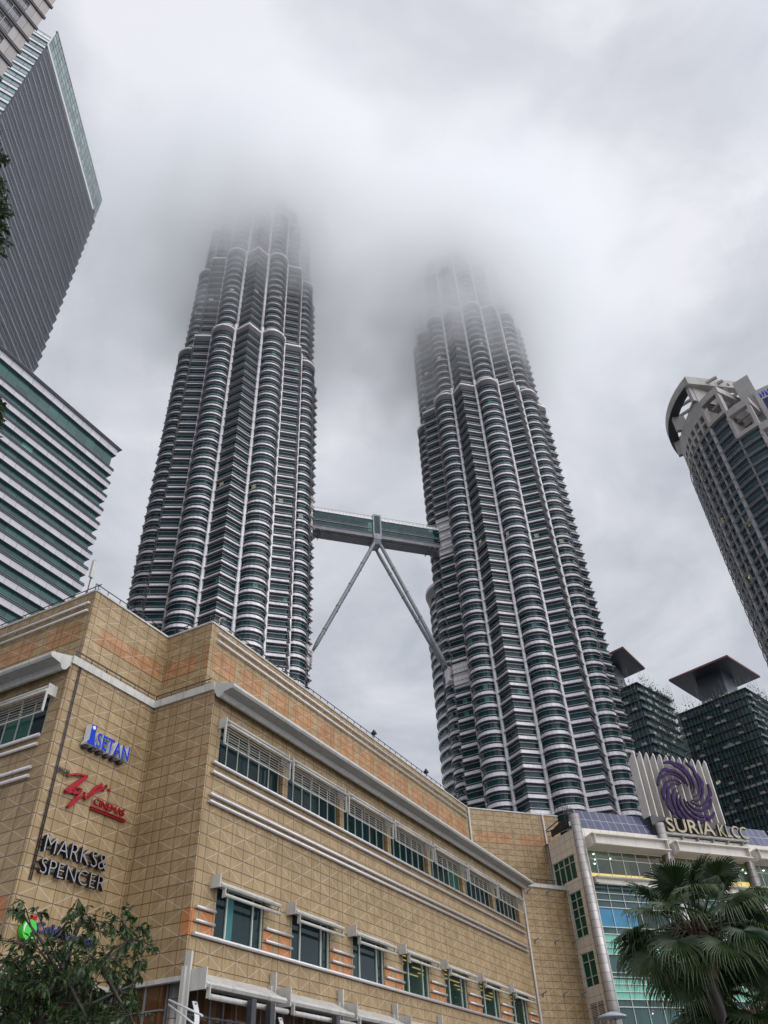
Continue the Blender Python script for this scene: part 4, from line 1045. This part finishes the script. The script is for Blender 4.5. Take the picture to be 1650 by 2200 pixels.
while z > 90:
    b.wall(gl, -.2, z - FB, z - .3)
    b.rail(tb, 0, 1.0, z - .16, z + .02)
    b.rail(tb, 0, .45, z - 1.5, z - 1.38)
    b.wall(dk2, -.05, z - 1.1, z - .2)  # dark band below each pale fin
    for q in range(5): b.rail(sl, -.1, .14, z - 2.0 - q * .42, z - 1.84 - q * .42)
    z -= FB
z = zt - 9
bg.wall(tw, 0, zt - 9, zt - 7); bg.wall(tg, -.1, zt - 7, zt - 5.5)
while z > 90:
    bg.wall(tg, -.12, z - FB, z - 2.0); bg.wall(tw, 0, z - 2.0, z); bg.rail(tr_, -.1, .25, z - 2.15, z - 1.95); bg.rail(tr_, -.1, .2, z - .1, z + .05)
    z -= FB
T.part('slat', sl, mat('grey_slat', (.23, .245, .285), .45)); T.part('glass_wall', gl, M['bglass']); T.part('dark_gap_band', dk2, M['dark']); T.part('fin', tb, mat('pale_fin', (.55, .55, .60), .4)); T.part('crown_glass', cr, M['crown'])
T.part('side_glass', tg, M['paleteal']); T.part('side_panel', tw, mat('pale_side_panel', fn=panel_fn((.66, .65, .66), 3.2, 60, var=.1, metal=0, jw=.1, jc=(.3, .3, .3)))); T.part('side_trim', tr_, mat('mauve_trim', (.28, .25, .26), .5))

# brown tower in the top left corner
T = Thing('brown_stone_tower', 'brown stone tower with long grey windows in the top left corner', 'skyscraper', (16.6, 73.2, 0), (0, 0, 0), RM)
b = Bands([(-30, 73.2), (16.6, 73.2), (16.6, 92)]); wl, gl, tb, fm = MB(), MB(), MB(), MB()
fcf = Face((-30, 73.2), (16.6, 73.2), -30); z = 60; 
z = 155.3 - 5.75 * 16
while z < 230:
    fcf.holes(wl, z, z + 5.75, [(-29.5, 13.9, z + 1.25, z + 5.3)], depth=.3)
    for k in range(4):
        a_, b_ = 13.9 - 10.8 * (k + 1), 13.9 - 10.8 * k
        fcf.quad(gl, a_, b_, z + 1.25, z + 5.3, -.28)
        for u in (b_ - 1.9, b_ - .06, a_): fcf.box(fm, u, u + .08, z + 1.25, z + 5.3, -.2, .04)
        fcf.box(fm, a_, b_, z + 2.3, z + 2.38, -.28, -.2)
    fcf.box(tb, -30, 16.9, z - .12, z + .12, 0, .35); fcf.box(tb, -30, 16.9, z + .55, z + .78, 0, .30)
    b.wall(wl, -.05, z, z + 5.75) if False else None
    z += 5.75
fr_ = Face((16.6, 73.2), (16.6, 92), 0); fr_.quad(wl, 0, fr_.u1, 40, 230)
T.part('stone_wall', wl, M['brown']); T.part('window_glass', gl, M['cglass']); T.part('band', tb, mat('dark_stone_band', (.09, .085, .09), .5)); T.part('window_frame', fm, mat('pale_frame', (.36, .35, .36), .5))

# ------------------------------------------------------------------ round tower with stepped crown at the right
Cx, Cy, RR = 132.9, 181.6, 30.8
T = Thing('round_tower', 'round office tower with stepped stone crown and open frames at the right edge', 'skyscraper', (0, 0, 0), (Cx, Cy, 0), 0)
def rp(th, r): a = R(-126.2 - th); return (r * cos(a), r * sin(a))
def arc(th0, th1, r, n): return [rp(th0 + (th1 - th0) * i / n, r) for i in range(n + 1)]
def aband(mb, th0, th1, r, z0, z1, n=8, mi=0):
    P = arc(th0, th1, r, n)
    for i in range(n):
        u0 = R(th0 + (th1 - th0) * i / n) * -RR; u1 = R(th0 + (th1 - th0) * (i + 1) / n) * -RR
        mb.face([(*P[i], z0), (*P[i + 1], z0), (*P[i + 1], z1), (*P[i], z1)], [(u0, z0), (u1, z0), (u1, z1), (u0, z1)], mi)
def aflat(mb, th0, th1, r0, r1, z, n=8, mi=0):
    A, B = arc(th0, th1, r0, n), arc(th0, th1, r1, n)
    for i in range(n): mb.face([(*A[i], z), (*A[i + 1], z), (*B[i + 1], z), (*B[i], z)], None, mi)
def abox(mb, th0, th1, r0, r1, z0, z1, n=8, mi=0):
    aband(mb, th0, th1, r1, z0, z1, n, mi); aband(mb, th0, th1, r0, z0, z1, n, mi); aflat(mb, th0, th1, r0, r1, z0, n, mi); aflat(mb, th0, th1, r0, r1, z1, n, mi)
    for th in (th0, th1): a, b_ = rp(th, r0), rp(th, r1); mb.face([(*a, z0), (*b_, z0), (*b_, z1), (*a, z1)], None, mi)
tiers = [(135, 33.4, 174.1, 197.0), (33.4, 20.8, 174.1, 185.6), (20.8, 8.2, 162.5, 174.2), (8.2, -4.4, 150.9, 162.8), (-4.4, -60, 139.3, 151.2)]
gl, rg, ml, st, br_ = MB(), MB(), MB(), MB(), MB()
for th0, th1, zg, zf in tiers:
    n = max(2, int((th0 - th1) / 2.1)); f = 3.72; z = zg
    k = 0
    while z > 60:
        aband(gl, th0, th1, RR - .55, z - f, z, n); abox(rg, th0, th1, RR - .55, RR + .05, z - .32, z - .08, n)
        abox(rg, th0, th1, RR + .5, RR + .72, z - .28, z - .16, n)
        a_ = th0
        while a_ > th1 + .1:
            if a_ > 38: abox(br_, a_ - .35, a_ - .85, RR + .05, RR + .74, z - .34, z - .22, 1)
            a_ -= 2.1
        abox(rg, th0, th1, RR - .5, RR - .4, z - 1.75, z - 1.65, n)
        z -= f; k += 1
    a_ = th0
    while a_ > th1 - .1:
        if a_ < 100: abox(ml, a_ + .42, a_ - .42, RR - .6, RR + .2, 60, zg, 1)
        a_ -= 12.6 if th0 < 100 else 6.3 * 2
for k in range(1, 7):
    a_ = 33.4 + 12.6 * k; abox(ml, a_ + .42, a_ - .42, RR - .6, RR + .2, 60, 174.1, 1)
    a_ = 33.4 + 12.6 * k - 6.3; abox(ml, a_ + .2, a_ - .2, RR - .6, RR + .05, 60, 174.1, 1)
# stone drum with two rows of square openings, tier one
opn = [(34.6 + 6.0 * k, 34.6 + 6.0 * k + 3.9) for k in range(14)]
def drum(z0, z1, hole):
    a_ = 33.4
    for o0, o1 in opn:
        abox(st, o0, a_, RR - 2.5, RR, z0, z1, 1) if o0 > a_ else None
        if not hole: abox(st, o1, o0, RR - 2.5, RR, z0, z1, 2)
        a_ = o1
    abox(st, 118, a_, RR - 2.5, RR, z0, z1, 4)
drum(174.1, 174.9, False); drum(174.9, 177.4, True); drum(177.4, 178.3, False); drum(178.3, 180.8, True); drum(180.8, 187.0, False)
hb = MB(); aband(hb, 118, 33.4, RR - 2.4, 174.2, 181, 30)  # dark sheet behind the square openings
aflat(st, 118, 33.4, 2, RR, 187, 20)
# frames: ring beam, posts, lattice
abox(st, 33.4 + 1.2, 33.4, RR - 24, RR, 187, 194, 1)
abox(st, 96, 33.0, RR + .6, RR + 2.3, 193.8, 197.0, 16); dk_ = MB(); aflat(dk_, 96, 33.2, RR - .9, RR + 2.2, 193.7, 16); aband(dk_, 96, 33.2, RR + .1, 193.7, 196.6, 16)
for a_ in (35.0, 59, 82): abox(st, a_ + 1.2, a_ - 1.2, RR - 2.5, RR + 1.4, 187, 193.4, 1)
def sbeam(p, q, w_=.9, h_=1.0): st.beam(p, q, w_, h_)
for a_ in (44, 54, 64, 74, 84): p = rp(a_, RR + .4); q = rp(33.4 - 12, RR - 6 - (a_ - 44) * .3); sbeam((*p, 195), (*q, 195), .7, .9)
for r_ in (26, 21.5, 17): P = arc(90, 36, r_, 6); [sbeam((*a, 194.7), (*b_, 194.7), .7, .9) for a, b_ in zip(P, P[1:])]
p = rp(33.4, RR + 2.1); q = rp(20, 14); sbeam((*p, 195.3), (*q, 195.3), 2.2, 3.6)
for th0, th1, zg, zf in tiers[1:4]:
    zb = zg
    abox(st, th0, th1, RR - .9, RR + .3, zb - .1, zb + 1.5, 4)                          # ledge
    abox(st, th0 + .9, th0 - .9, RR - 1.5, RR + .4, zb, zf - 2.4, 1); abox(st, th1 + .9, th1 - .9, RR - 1.5, RR + .4, zb, zf, 1)
    abox(st, th0, th1, RR - 1.2, RR + .5, zf - 2.6, zf, 4)
    p, q = rp(th1, RR + .4), rp(th1 - 5, 10); sbeam((*p, zf - 1.3), (*q, zf - 1.3), 1.8, 2.6)
    for r_ in (26.5, 23): P = arc(th0, th1, r_, 3); [sbeam((*a, zf - 2.2), (*b_, zf - 2.2), .6, .7) for a, b_ in zip(P, P[1:])]
    aband(st, th0, th1, RR - 8.5, zb - 14, zf + 6, 5); aflat(st, th0, th1, RR - 8.5, RR - .5, zb + .2, 4)
    a_, b_ = rp(th0, RR - 8.5), rp(th0, RR - .5); st.face([(*a_, zb - 2), (*b_, zb - 2), (*b_, zf - 3), (*a_, zf - 3)])
aband(st, 33, -60, 17, 140, 172, 20)
# rear stone block
a_ = [rp(14, 24), rp(2, 24), rp(2, 10), rp(18, 10)]; st.prism(a_, 150, 189)
a_ = [rp(4, 25), rp(-10, 25), rp(-10, 10), rp(6, 10)]; st.prism(a_, 150, 180.5)
T.part('stone_crown', st, M['stone']); T.part('crown_underside', dk_, M['dark']); T.part('opening_backing', hb, M['dark']); T.part('glass_wall', gl, M['dglass'])
T.part('sunshade_ring', rg, mat('grey_shade_ring', (.26, .26, .275), .45)); T.part('shade_bracket', br_, mat('pale_bracket', (.42, .40, .39), .45)); T.part('mullion', ml, mat('stone_mullion', (.44, .43, .43), .5))
T2 = Thing('blue_roof_sign', 'blue lettered panel hung on the round tower crown at the right edge', 'sign', (*rp(1.5, RR + .5), 170), (Cx, Cy, 0), 0)
m = MB(); aband(m, .6, -8, RR + .3, 164, 170.6, 4); T2.part('blue_banner', m, M['navy'])
for k in range(6):
    m = MB(); a_ = .9 - k * 1.5; abox(m, a_, a_ - .45, RR + .35, RR + .8, 171.2, 173.0, 1); abox(m, a_ - .5, a_ - .95, RR + .35, RR + .8, 171.2 + (k % 2) * .6, 172.3 + (k % 2) * .7, 1)
    T2.part('letter_block', m, M['blue'])

# ------------------------------------------------------------------ garden residences with flat canopies (behind the right tower)
def residence(label, roof, rz, body, bz, rot, seed):
    """roof, body: corner lists (x,y) in world; separate roof slab carried by a planted core"""
    bx, by = sum(p[0] for p in body) / 4, sum(p[1] for p in body) / 4
    T = Thing('garden_residence', label, 'building', (0, 0, 0), (bx, by, 0), 0, 'canopied residences')
    rel = lambda P: [(p[0] - bx, p[1] - by) for p in P]
    r_ = rel(roof); B = rel(body); q = random.Random(seed)
    m = MB(); m.prism(r_, rz, rz + 1.3); T.part('canopy_slab', m, M['slab'])
    m = MB()
    for a, b_ in zip(r_, r_[1:] + r_[:1]): m.beam((*a, rz + .6), (*b_, rz + .6), .5, .9)
    T.part('canopy_edge', m, M['redline'])
    cxx, cyy = sum(p[0] for p in r_) / 4, sum(p[1] for p in r_) / 4
    k_ = .42; m = MB(); m.prism([(cxx + (a - cxx) * k_, cyy + (c - cyy) * k_) for a, c in r_], bz - 1, rz); T.part('core_wall', m, M['slab'])
    cl_ = B + [B[0]]
    area = sum(a[0] * b_[1] - b_[0] * a[1] for a, b_ in zip(cl_, cl_[1:]))
    if area < 0: cl_ = cl_[::-1]
    b = Bands(cl_); gl, sl, bal, cb = MB(), MB(), MB(), MB(); z = bz
    b.flat(sl, -15, .6, bz); fh = 4.2
    while z > 50:
        b.wall(gl, 0, z - fh, z); b.rail(sl, 0, 1.3, z - .25, z)
        for (a, c) in zip(cl_, cl_[1:]):
            L = math.dist(a, c); ux, uy = (c[0] - a[0]) / L, (c[1] - a[1]) / L
            u = 0
            while u < L - 3:
                if q.random() < .28:
                    P = [(a[0] + ux * (u + s_) + uy * o, a[1] + uy * (u + s_) - ux * o) for s_, o in ((0, .2), (2.0, .2), (2.0, 2.0), (0, 2.0))]
                    bal.prism(P, z - .2, z + .9)
                u += 3.2
        z -= fh
    T.part('glass_wall', gl, M['eglass']); T.part('floor_slab', sl, M['dark']); T.part('balcony', bal, mat('pale_balcony', (.26, .27, .27), .5))
    for (a, c) in zip(cl_, cl_[1:]):
        L = math.dist(a, c); n = int(L / 1.9)
        for i in range(n + 1):
            u = i / n; x, y = a[0] + (c[0] - a[0]) * u, a[1] + (c[1] - a[1]) * u
            ox, oy = (c[1] - a[1]) / L * 2.3, -(c[0] - a[0]) / L * 2.3
            cb.beam((x + ox, y + oy, 60), (x + ox, y + oy, q.uniform(bz + .5, bz + 9)), .08, .08)
    T.part('cable_net', cb, mat('cable', (.12, .14, .14), .4))
    lf = MB()
    for _ in range(9000):
        a, c = q.choice(list(zip(cl_, cl_[1:]))); u = q.random(); L = math.dist(a, c)
        z = q.uniform(70, bz) if q.random() < .97 else bz + q.uniform(0, 4)
        if math.sin(u * L * .35 + seed) * math.sin(z * .11 + u * 5) < .05 and z < bz: continue
        o = q.uniform(1.4, 2.8)
        p = Vector((a[0] + (c[0] - a[0]) * u + (c[1] - a[1]) / L * o, a[1] + (c[1] - a[1]) * u - (c[0] - a[0]) / L * o, z))
        d = Vector((q.uniform(-1, 1), q.uniform(-1, 1), q.uniform(-1, .6))).normalized() * q.uniform(.3, .7); e = d.cross(Vector((q.uniform(-1, 1), q.uniform(-1, 1), 1))).normalized() * .35
        v_ = q.random(); lf.face([p - d, p + e, p + d, p - e], [(v_, 0)] * 4)
    for _ in range(1500):
        a = q.uniform(0, 2 * pi); s_ = k_ * .75
        i = q.randrange(4); e0, e1 = r_[i], r_[(i + 1) % 4]; u = q.random()
        p = Vector((cxx + (e0[0] + (e1[0] - e0[0]) * u - cxx) * s_ * q.uniform(.95, 1.2), cyy + (e0[1] + (e1[1] - e0[1]) * u - cyy) * s_ * q.uniform(.95, 1.2), q.uniform(bz, bz + (rz - bz) * .75)))
        d = Vector((q.uniform(-1, 1), q.uniform(-1, 1), q.uniform(-1, 1))).normalized() * .9; e = d.cross(Vector((.3, .5, 1))).normalized() * .6
        v_ = q.random(); lf.face([p - d, p + e, p + d, p - e], [(v_, 0)] * 4)
    T.part('climbing_plant', lf, M['climb'])
fr_roof = [(152.1, 389.4), (176.9, 365.3), (202.7, 390.7), (178.1, 417.2)]
residence('dark green residence under a large flat canopy, right of the roof sign', fr_roof, 198.7, [(148, 384), (175, 357), (212, 394), (185, 421)], 176, 0, 3)
residence('dark green residence under a flat canopy, directly beside the right twin tower', [(88.0, 357.0), (112.7, 332.7), (128.2, 354.9), (104, 379)], 188.7, [(92, 352), (113.5, 331), (134.5, 352), (113, 374)], 169, 0, 8)
# small far towers between them
for lab, az_, r_, z1, w_, d_, fr in (('blue glass tower seen in the gap between the two residences', 20.85, 475, 187, 6.5, 6.5, False), ('small blue tower with an open roof frame, beside the nearer residence', 20.15, 440, 176, 7, 7, True), ('low dark tower with open roof frame touching the large residence', 21.35, 500, 184, 6, 6, True)):
    c = Vector((r_ * sin(R(az_)), r_ * cos(R(az_)), 0)); T = Thing('far_tower', lab, 'building', (0, 0, 0), (c.x, c.y, 0), R(-30), 'far towers')
    m = MB(); m.box(-w_ / 2, w_ / 2, -d_ / 2, d_ / 2, 0, z1); T.part('glass_wall', m, mat('far_blue_glass', (.06, .10, .15), .15, fn=glass_fn((.07, .115, .17), 3, 3.6, var=.5, jw=.5, jc=(.16, .2, .25))))
    m = MB(); m.box(-w_ / 2 - .3, w_ / 2 + .3, -d_ / 2 - .3, d_ / 2 + .3, z1 + .01, z1 + 1)
    T.part('roof_edge', m, M['grey'])
    if fr:
        m = MB()
        for k in range(9): m.beam((-w_ / 2 + k * w_ / 8, -d_ / 2, z1), (-w_ / 2 + k * w_ / 8, -d_ / 2, z1 + 5), .25, .25); m.beam((-w_ / 2, -d_ / 2 + k * d_ / 8, z1), (-w_ / 2, -d_ / 2 + k * d_ / 8, z1 + 5), .25, .25)
        m.box(-w_ / 2, w_ / 2, -d_ / 2, d_ / 2, z1 + 5, z1 + 5.4); T.part('roof_frame', m, M['grey'])
# ------------------------------------------------------------------ foliage
def rv(q): 
    while True:
        v = Vector((q.uniform(-1, 1), q.uniform(-1, 1), q.uniform(-1, 1)))
        if .05 < v.length < 1: return v
def leaf(mb, p, d, n, L, W, tone):
    """folded pointed leaf: two halves, drooping tip"""
    d = d.normalized(); s_ = d.cross(n)
    if s_.length < .05: s_ = d.cross(Vector((1, .2, .1)))
    s_.normalize(); u = s_.cross(d)
    m_ = p + d * L * .5 + u * L * .03; t_ = p + d * L - u * L * .16 + Vector((0, 0, -L * .12))
    for sg in (-1, 1):
        e1 = p + d * L * .25 + s_ * sg * W * .42 + u * W * .12; e2 = p + d * L * .62 + s_ * sg * W * .40 + u * W * .06
        mb.face([p, e1, e2, t_, m_] if sg < 0 else [p, m_, t_, e2, e1], [(tone, 0)] * 5)
def branch_tree(name, label, base, trunk_r, joints, clumps, seed, leafmat, L, W, per, twig=.25, group=None):
    """joints: limb polylines in world coordinates; clumps: (centre, radius)"""
    q = random.Random(seed); T = Thing(name, label, 'tree', (0, 0, 0), base, 0, group); B = Vector(base)
    tr = MB()
    for pts, r0, r1 in joints:
        n = len(pts); tr.tube([Vector(p) - B for p in pts], [r0 + (r1 - r0) * i / (n - 1) for i in range(n)], 9)
    T.part('trunk', tr, M['bark']); lf, tw = MB(), MB()
    hubs = [Vector(p) for j in joints for p in j[0][1:]]
    for c, r in clumps:
        c = Vector(c); hub = min(hubs, key=lambda h: (h - c).length)
        mid_ = hub.lerp(c, .55) + rv(q) * .12 * (hub - c).length
        tw.tube([hub - B, mid_ - B, c - B], [.03 * r / .5 + .008, .02 * r / .5 + .005, .006], 5)
        n = int(per * r * r)
        for k in range(max(3, n // 9)):
            e = c + rv(q) * r; s0 = c.lerp(e, .12)
            tw.tube([s0 - B, e - B], [.006, .003], 4, 0, False)
            for i in range(9):
                t_ = .25 + .75 * (i + q.random()) / 9; p = s0.lerp(e, t_); d = ((e - s0).normalized() * .6 + rv(q) * .9 + Vector((0, 0, -.35)))
                k2 = q.uniform(.55, 1.4); leaf(lf, p - B, d, Vector((q.uniform(-.6, .6), q.uniform(-.6, .6), 1)), L * k2, W * k2, q.random() ** 1.6)
    T.part('branch', tw, M['bark']); cr = T.part('crown', lf, leafmat)
    return T
q = random.Random(21)
# tree in front of the left wall
R0 = 10.5
def A(x, y, dr=0.0): return at(x, y, R0 + dr)
tb_ = at(60, 2200, 10.8); tb_ = Vector((tb_.x, tb_.y, 0))
fork = A(95, 2150); j2 = A(140, 2060, .2)
J = [([tb_, tb_.lerp(A(70, 2230), .6), A(80, 2215), fork], .09, .055), ([fork, A(125, 2095, .2), A(150, 2040, .4), A(175, 1975, .5)], .035, .02),
     ([fork, A(150, 2120, -.3), A(215, 2070, -.2), A(285, 2020, .1)], .03, .012), ([fork, A(70, 2090, .4), A(50, 2030, .6)], .03, .010), ([A(125, 2095, .2), A(95, 2030, .3), A(55, 1975, .4)], .03, .01),
     ([fork, A(190, 2160, .2), A(250, 2130, .2)], .026, .008)]
pts = [(q.uniform(-20, 280), q.uniform(2090, 2210), q.uniform(.2, .34)) for _ in range(14)] + [(168, 1930, .16), (158, 1960, .2), (185, 1975, .22), (30, 1962, .13), (55, 1950, .12), (80, 1960, .10), (205, 2000, .22), (240, 1985, .16), (260, 1975, .2), (285, 1990, .2), (310, 2010, .18), (325, 2035, .12), (275, 2020, .22), (305, 2045, .16),
       (150, 2025, .24), (120, 2030, .22), (90, 2050, .2), (50, 2030, .17), (25, 2060, .22), (60, 2075, .24), (10, 2110, .3), (100, 2100, .28), (150, 2080, .3), (190, 2050, .28), (235, 2060, .22), (280, 2085, .22), (300, 2065, .14), (240, 2100, .26), (200, 2110, .3),
       (290, 2110, .16), (265, 2125, .18), (40, 2130, .3), (90, 2160, .32), (150, 2150, .34), (210, 2160, .3), (250, 2165, .2), (10, 2170, .3), (60, 2190, .32), (130, 2195, .34), (190, 2195, .32), (235, 2200, .24), (275, 2190, .14), (-20, 2080, .3), (0, 2020, .12), (285, 2145, .08)]
C_ = [(A(x, y, q.uniform(-.7, .9)), r) for x, y, r in pts]
branch_tree('leafy_tree', 'glossy leaved small tree in front of the lower left wall', tb_, .13, J, C_, 4, M['leaf'], .080, .038, 1500)
# tall tree at the left edge with small dark leaves
R0 = 8.5; tb2 = Vector((-9.2, 5.6, 0))
J = [([tb2, (-9.1, 5.9, 5), (-8.6, 6.1, 10), (-8.2, 6.3, 14.5)], .22, .08), ([(-8.6, 6.1, 10), A(-60, 560), A(-30, 420)], .08, .02), ([(-9.0, 6.0, 6), A(-90, 900), A(-25, 880)], .05, .012)]
pts = [(-20, 300, .22), (-10, 340, .25), (-25, 380, .3), (-20, 430, .33), (-8, 470, .28), (-12, 510, .26), (-28, 540, .22), (-60, 420, .5), (-60, 330, .4), (-60, 500, .45), (0, 455, .16), (2, 400, .14), (-12, 285, .12), (5, 495, .1),
       (-12, 858, .10), (-4, 880, .11), (-20, 900, .14), (-10, 920, .09), (-28, 870, .2), (3, 870, .05), (-16, 945, .07), (-4, 905, .06)]
C_ = [(A(x, y, q.uniform(-.3, .5)), r) for x, y, r in pts]
branch_tree('tall_tree', 'dark tree hanging in at the left edge before the office towers', tb2, .2, J, C_, 9, M['leafd'], .085, .036, 3400)
# background broadleaf beyond the palm
R0 = 26; c0 = at(1660, 2100, 27); tb3 = Vector((c0.x, c0.y, 0))
J = [([tb3, tb3 + Vector((0, 0, 2.5)), at(1650, 2120, 27)], .2, .1), ([at(1650, 2120, 27), at(1620, 2060, 27), at(1600, 2010, 27)], .08, .03), ([at(1650, 2120, 27), at(1690, 2050, 27)], .08, .03)]
C_ = [(A(q.uniform(1560, 1700), q.uniform(1960, 2190), q.uniform(-.5, 3)), q.uniform(.3, .55)) for _ in range(44)]
branch_tree('bushy_tree', 'bright green bushy tree behind the fan palm at the right edge', tb3, .2, J, C_, 12, M['leaf'], .15, .075, 620)

# fan palms
def fan_leaf(root, dirv, pet, rad, q, lf, pt_, tone, droop):
    d = dirv.normalized(); hub = root + d * pet + Vector((0, 0, -droop * pet * .25))
    pt_.tube([root, root.lerp(hub, .5) + Vector((0, 0, .05)), hub], [.022, .016, .012], 5)
    d2 = (d + Vector((0, 0, -droop * .6))).normalized(); sd = d2.cross(Vector((0, 0, 1)))
    if sd.length < .1: sd = Vector((1, 0, 0))
    sd.normalize(); up = sd.cross(d2); up = (up + sd * q.uniform(-.5, .5)).normalized(); sd = d2.cross(up).normalized()
    n = 52
    for i in range(n):
        a = R(-128 + 256 * i / (n - 1)); L = rad * (1 - .22 * abs(a / R(128)) ** 2) * q.uniform(.88, 1.06)
        dd = d2 * cos(a) + sd * sin(a); w_ = rad * .024
        side = (sd * cos(a) - d2 * sin(a)); p0 = hub; p1 = hub + dd * L * .5 + up * .05 * L; 
        dr = droop * q.uniform(.5, 1.9)
        p2 = p1 + dd * L * .28 + Vector((0, 0, -.07 * dr * L)); p3 = p2 + dd * L * .18 + Vector((0, 0, -.26 * dr * L)) + rv(q) * .03
        tn = min(1, max(0, tone + q.uniform(-.15, .25)))
        c0_, c1, c2 = up * -.010, up * .018, up * .012
        for sg in (-1, 1):
            A_ = [p0, p1 + c1, p2 + c2, p3]; B_ = [p0 + side * sg * w_ * .1, p1 + side * sg * w_, p2 + side * sg * w_ * .7, p3]
            lf.face([A_[0], B_[0], B_[1], A_[1]], [(tn, 0)] * 4); lf.face([A_[1], B_[1], B_[2], A_[2]], [(tn, 0)] * 4); lf.face([A_[2], B_[2], A_[3]], [(min(1, tn + .3), 0)] * 3)
def palm(label, heart, base_r, dirs, seed, rad, tr):
    q = random.Random(seed); T = Thing('fan_palm', label, 'palm tree', (0, 0, 0), (heart.x, heart.y, 0), 0, 'fan palms'); h = heart.z
    m = MB(); zs = [h * i / 14 for i in range(15)]
    m.tube([(.02 * sin(i), .02 * cos(i * 1.3), z) for i, z in enumerate(zs)], [tr * (1.15 if i < 2 else 1) * (1 + .06 * (i % 2)) for i in range(15)], 12); T.part('trunk', m, M['bark'])
    m = MB()
    for k in range(46):
        a = q.uniform(0, 2 * pi); z = h - q.uniform(0, .75); r_ = tr * q.uniform(.8, 1.5)
        m.beam((r_ * .5 * cos(a), r_ * .5 * sin(a), z - .15), (r_ * 2.0 * cos(a), r_ * 2.0 * sin(a), z + .25), .07, .02)
    m.tube([(0, 0, h - .8), (0, 0, h - .4), (0, 0, h + .15)], [tr * 1.2, tr * 1.7, tr * 1.0], 12)
    for k in range(26):
        a = q.uniform(0, 2 * pi); p = Vector((cos(a) * .2, sin(a) * .2, h)); d = Vector((cos(a), sin(a), q.uniform(-.3, .5))); P = [p, p + d * .35, p + d * .6 + Vector((0, 0, -.2)), p + d * .7 + Vector((0, 0, -.5))]
        m.tube(P, [.012, .01, .008, .004], 4)
    T.part('fibre_sheath', m, M['fibre'])
    for az_, el_, pet, k_ in dirs:
        lf, pe = MB(), MB(); d = Vector((sin(R(az_)) * cos(R(el_)), cos(R(az_)) * cos(R(el_)), sin(R(el_))))
        fan_leaf(Vector((d.x * .12, d.y * .12, h)), d, pet, rad * k_, q, lf, pe, q.uniform(0, .4), 1.0 if el_ < 45 else .55)
        o = T.part('frond', lf, M['palm']); T.part('leaf_stalk', pe, M['palm'], o)
q = random.Random(31)
heart = at(1498, 2000, 17)
dirs = [(18, 80, .9, 1)] + [(18 + k * 51.4 + q.uniform(-9, 9), 56 + q.uniform(-6, 8), .95, 1) for k in range(7)] + [(k * 36 + 17 + q.uniform(-9, 9), 40 + q.uniform(-6, 6), 1.25, .85) for k in range(6)] + [(k * 40 + 7 + q.uniform(-9, 9), 26 + q.uniform(-8, 8), 1.0, 1.0) for k in range(9)] + [(k * 36 + q.uniform(-9, 9), -4 + q.uniform(-9, 9), .95, 1.0) for k in range(10)] + [(k * 40 + 20 + q.uniform(-9, 9), -38 + q.uniform(-8, 8), .85, .9) for k in (0, 2, 5, 6, 8)] + [(q.uniform(0, 360), q.uniform(-30, 60), q.uniform(.7, 1.35), q.uniform(.7, 1)) for k in range(5)]
palm('tall fan palm with brown fibrous heart, standing before the glass wing', heart, 17, dirs, 6, .68, .12)
heart2 = at(1632, 2190, 19)
dirs2 = [(k * 51 + q.uniform(-9, 9), 50 + q.uniform(-8, 8), .9, 1) for k in range(7)] + [(k * 40 + q.uniform(-9, 9), 15 + q.uniform(-8, 8), .95, 1) for k in range(9)] + [(k * 51 + q.uniform(-9, 9), -25, .9, 1) for k in range(7)]
palm('second fan palm, lower at the right bottom corner', heart2, 19, dirs2, 8, 1.0, .14)

# ------------------------------------------------------------------ lamp disc and cables in the foreground
P_ = at(1315, 2186, 40); T = Thing('saucer_lamp', 'grey saucer shaped lamp top below the big corner column', 'street lamp', (0, 0, 0), (P_.x, P_.y, 0), 0)
m = MB(); m.tube([(0, 0, 0), (0, 0, P_.z - .3)], .06, 10); m.tube([(.12, 0, P_.z - .5), (.12, 0, P_.z)], .03, 6); T.part('post', m, M['grey'])
m = MB(); m.tube([(0, 0, P_.z - .02), (0, 0, P_.z + .05), (0, 0, P_.z + .16), (0, 0, P_.z + .2)], [.62, .60, .25, .08], 28); T.part('lamp_shade', m, M['cloth'])
a, b_ = at(362, 2158, 24), at(432, 2212, 20)
T = Thing('cable_pair', 'two thin white cables slanting down at the mall corner', 'cable', (0, 0, 0), tuple(b_), 0)
for d_ in (0, .10):
    m = MB(); m.tube([a - b_ + Vector((0, 0, d_)), (0, 0, d_ * 2.5)], .022, 6); T.part('cable', m, M['white'])
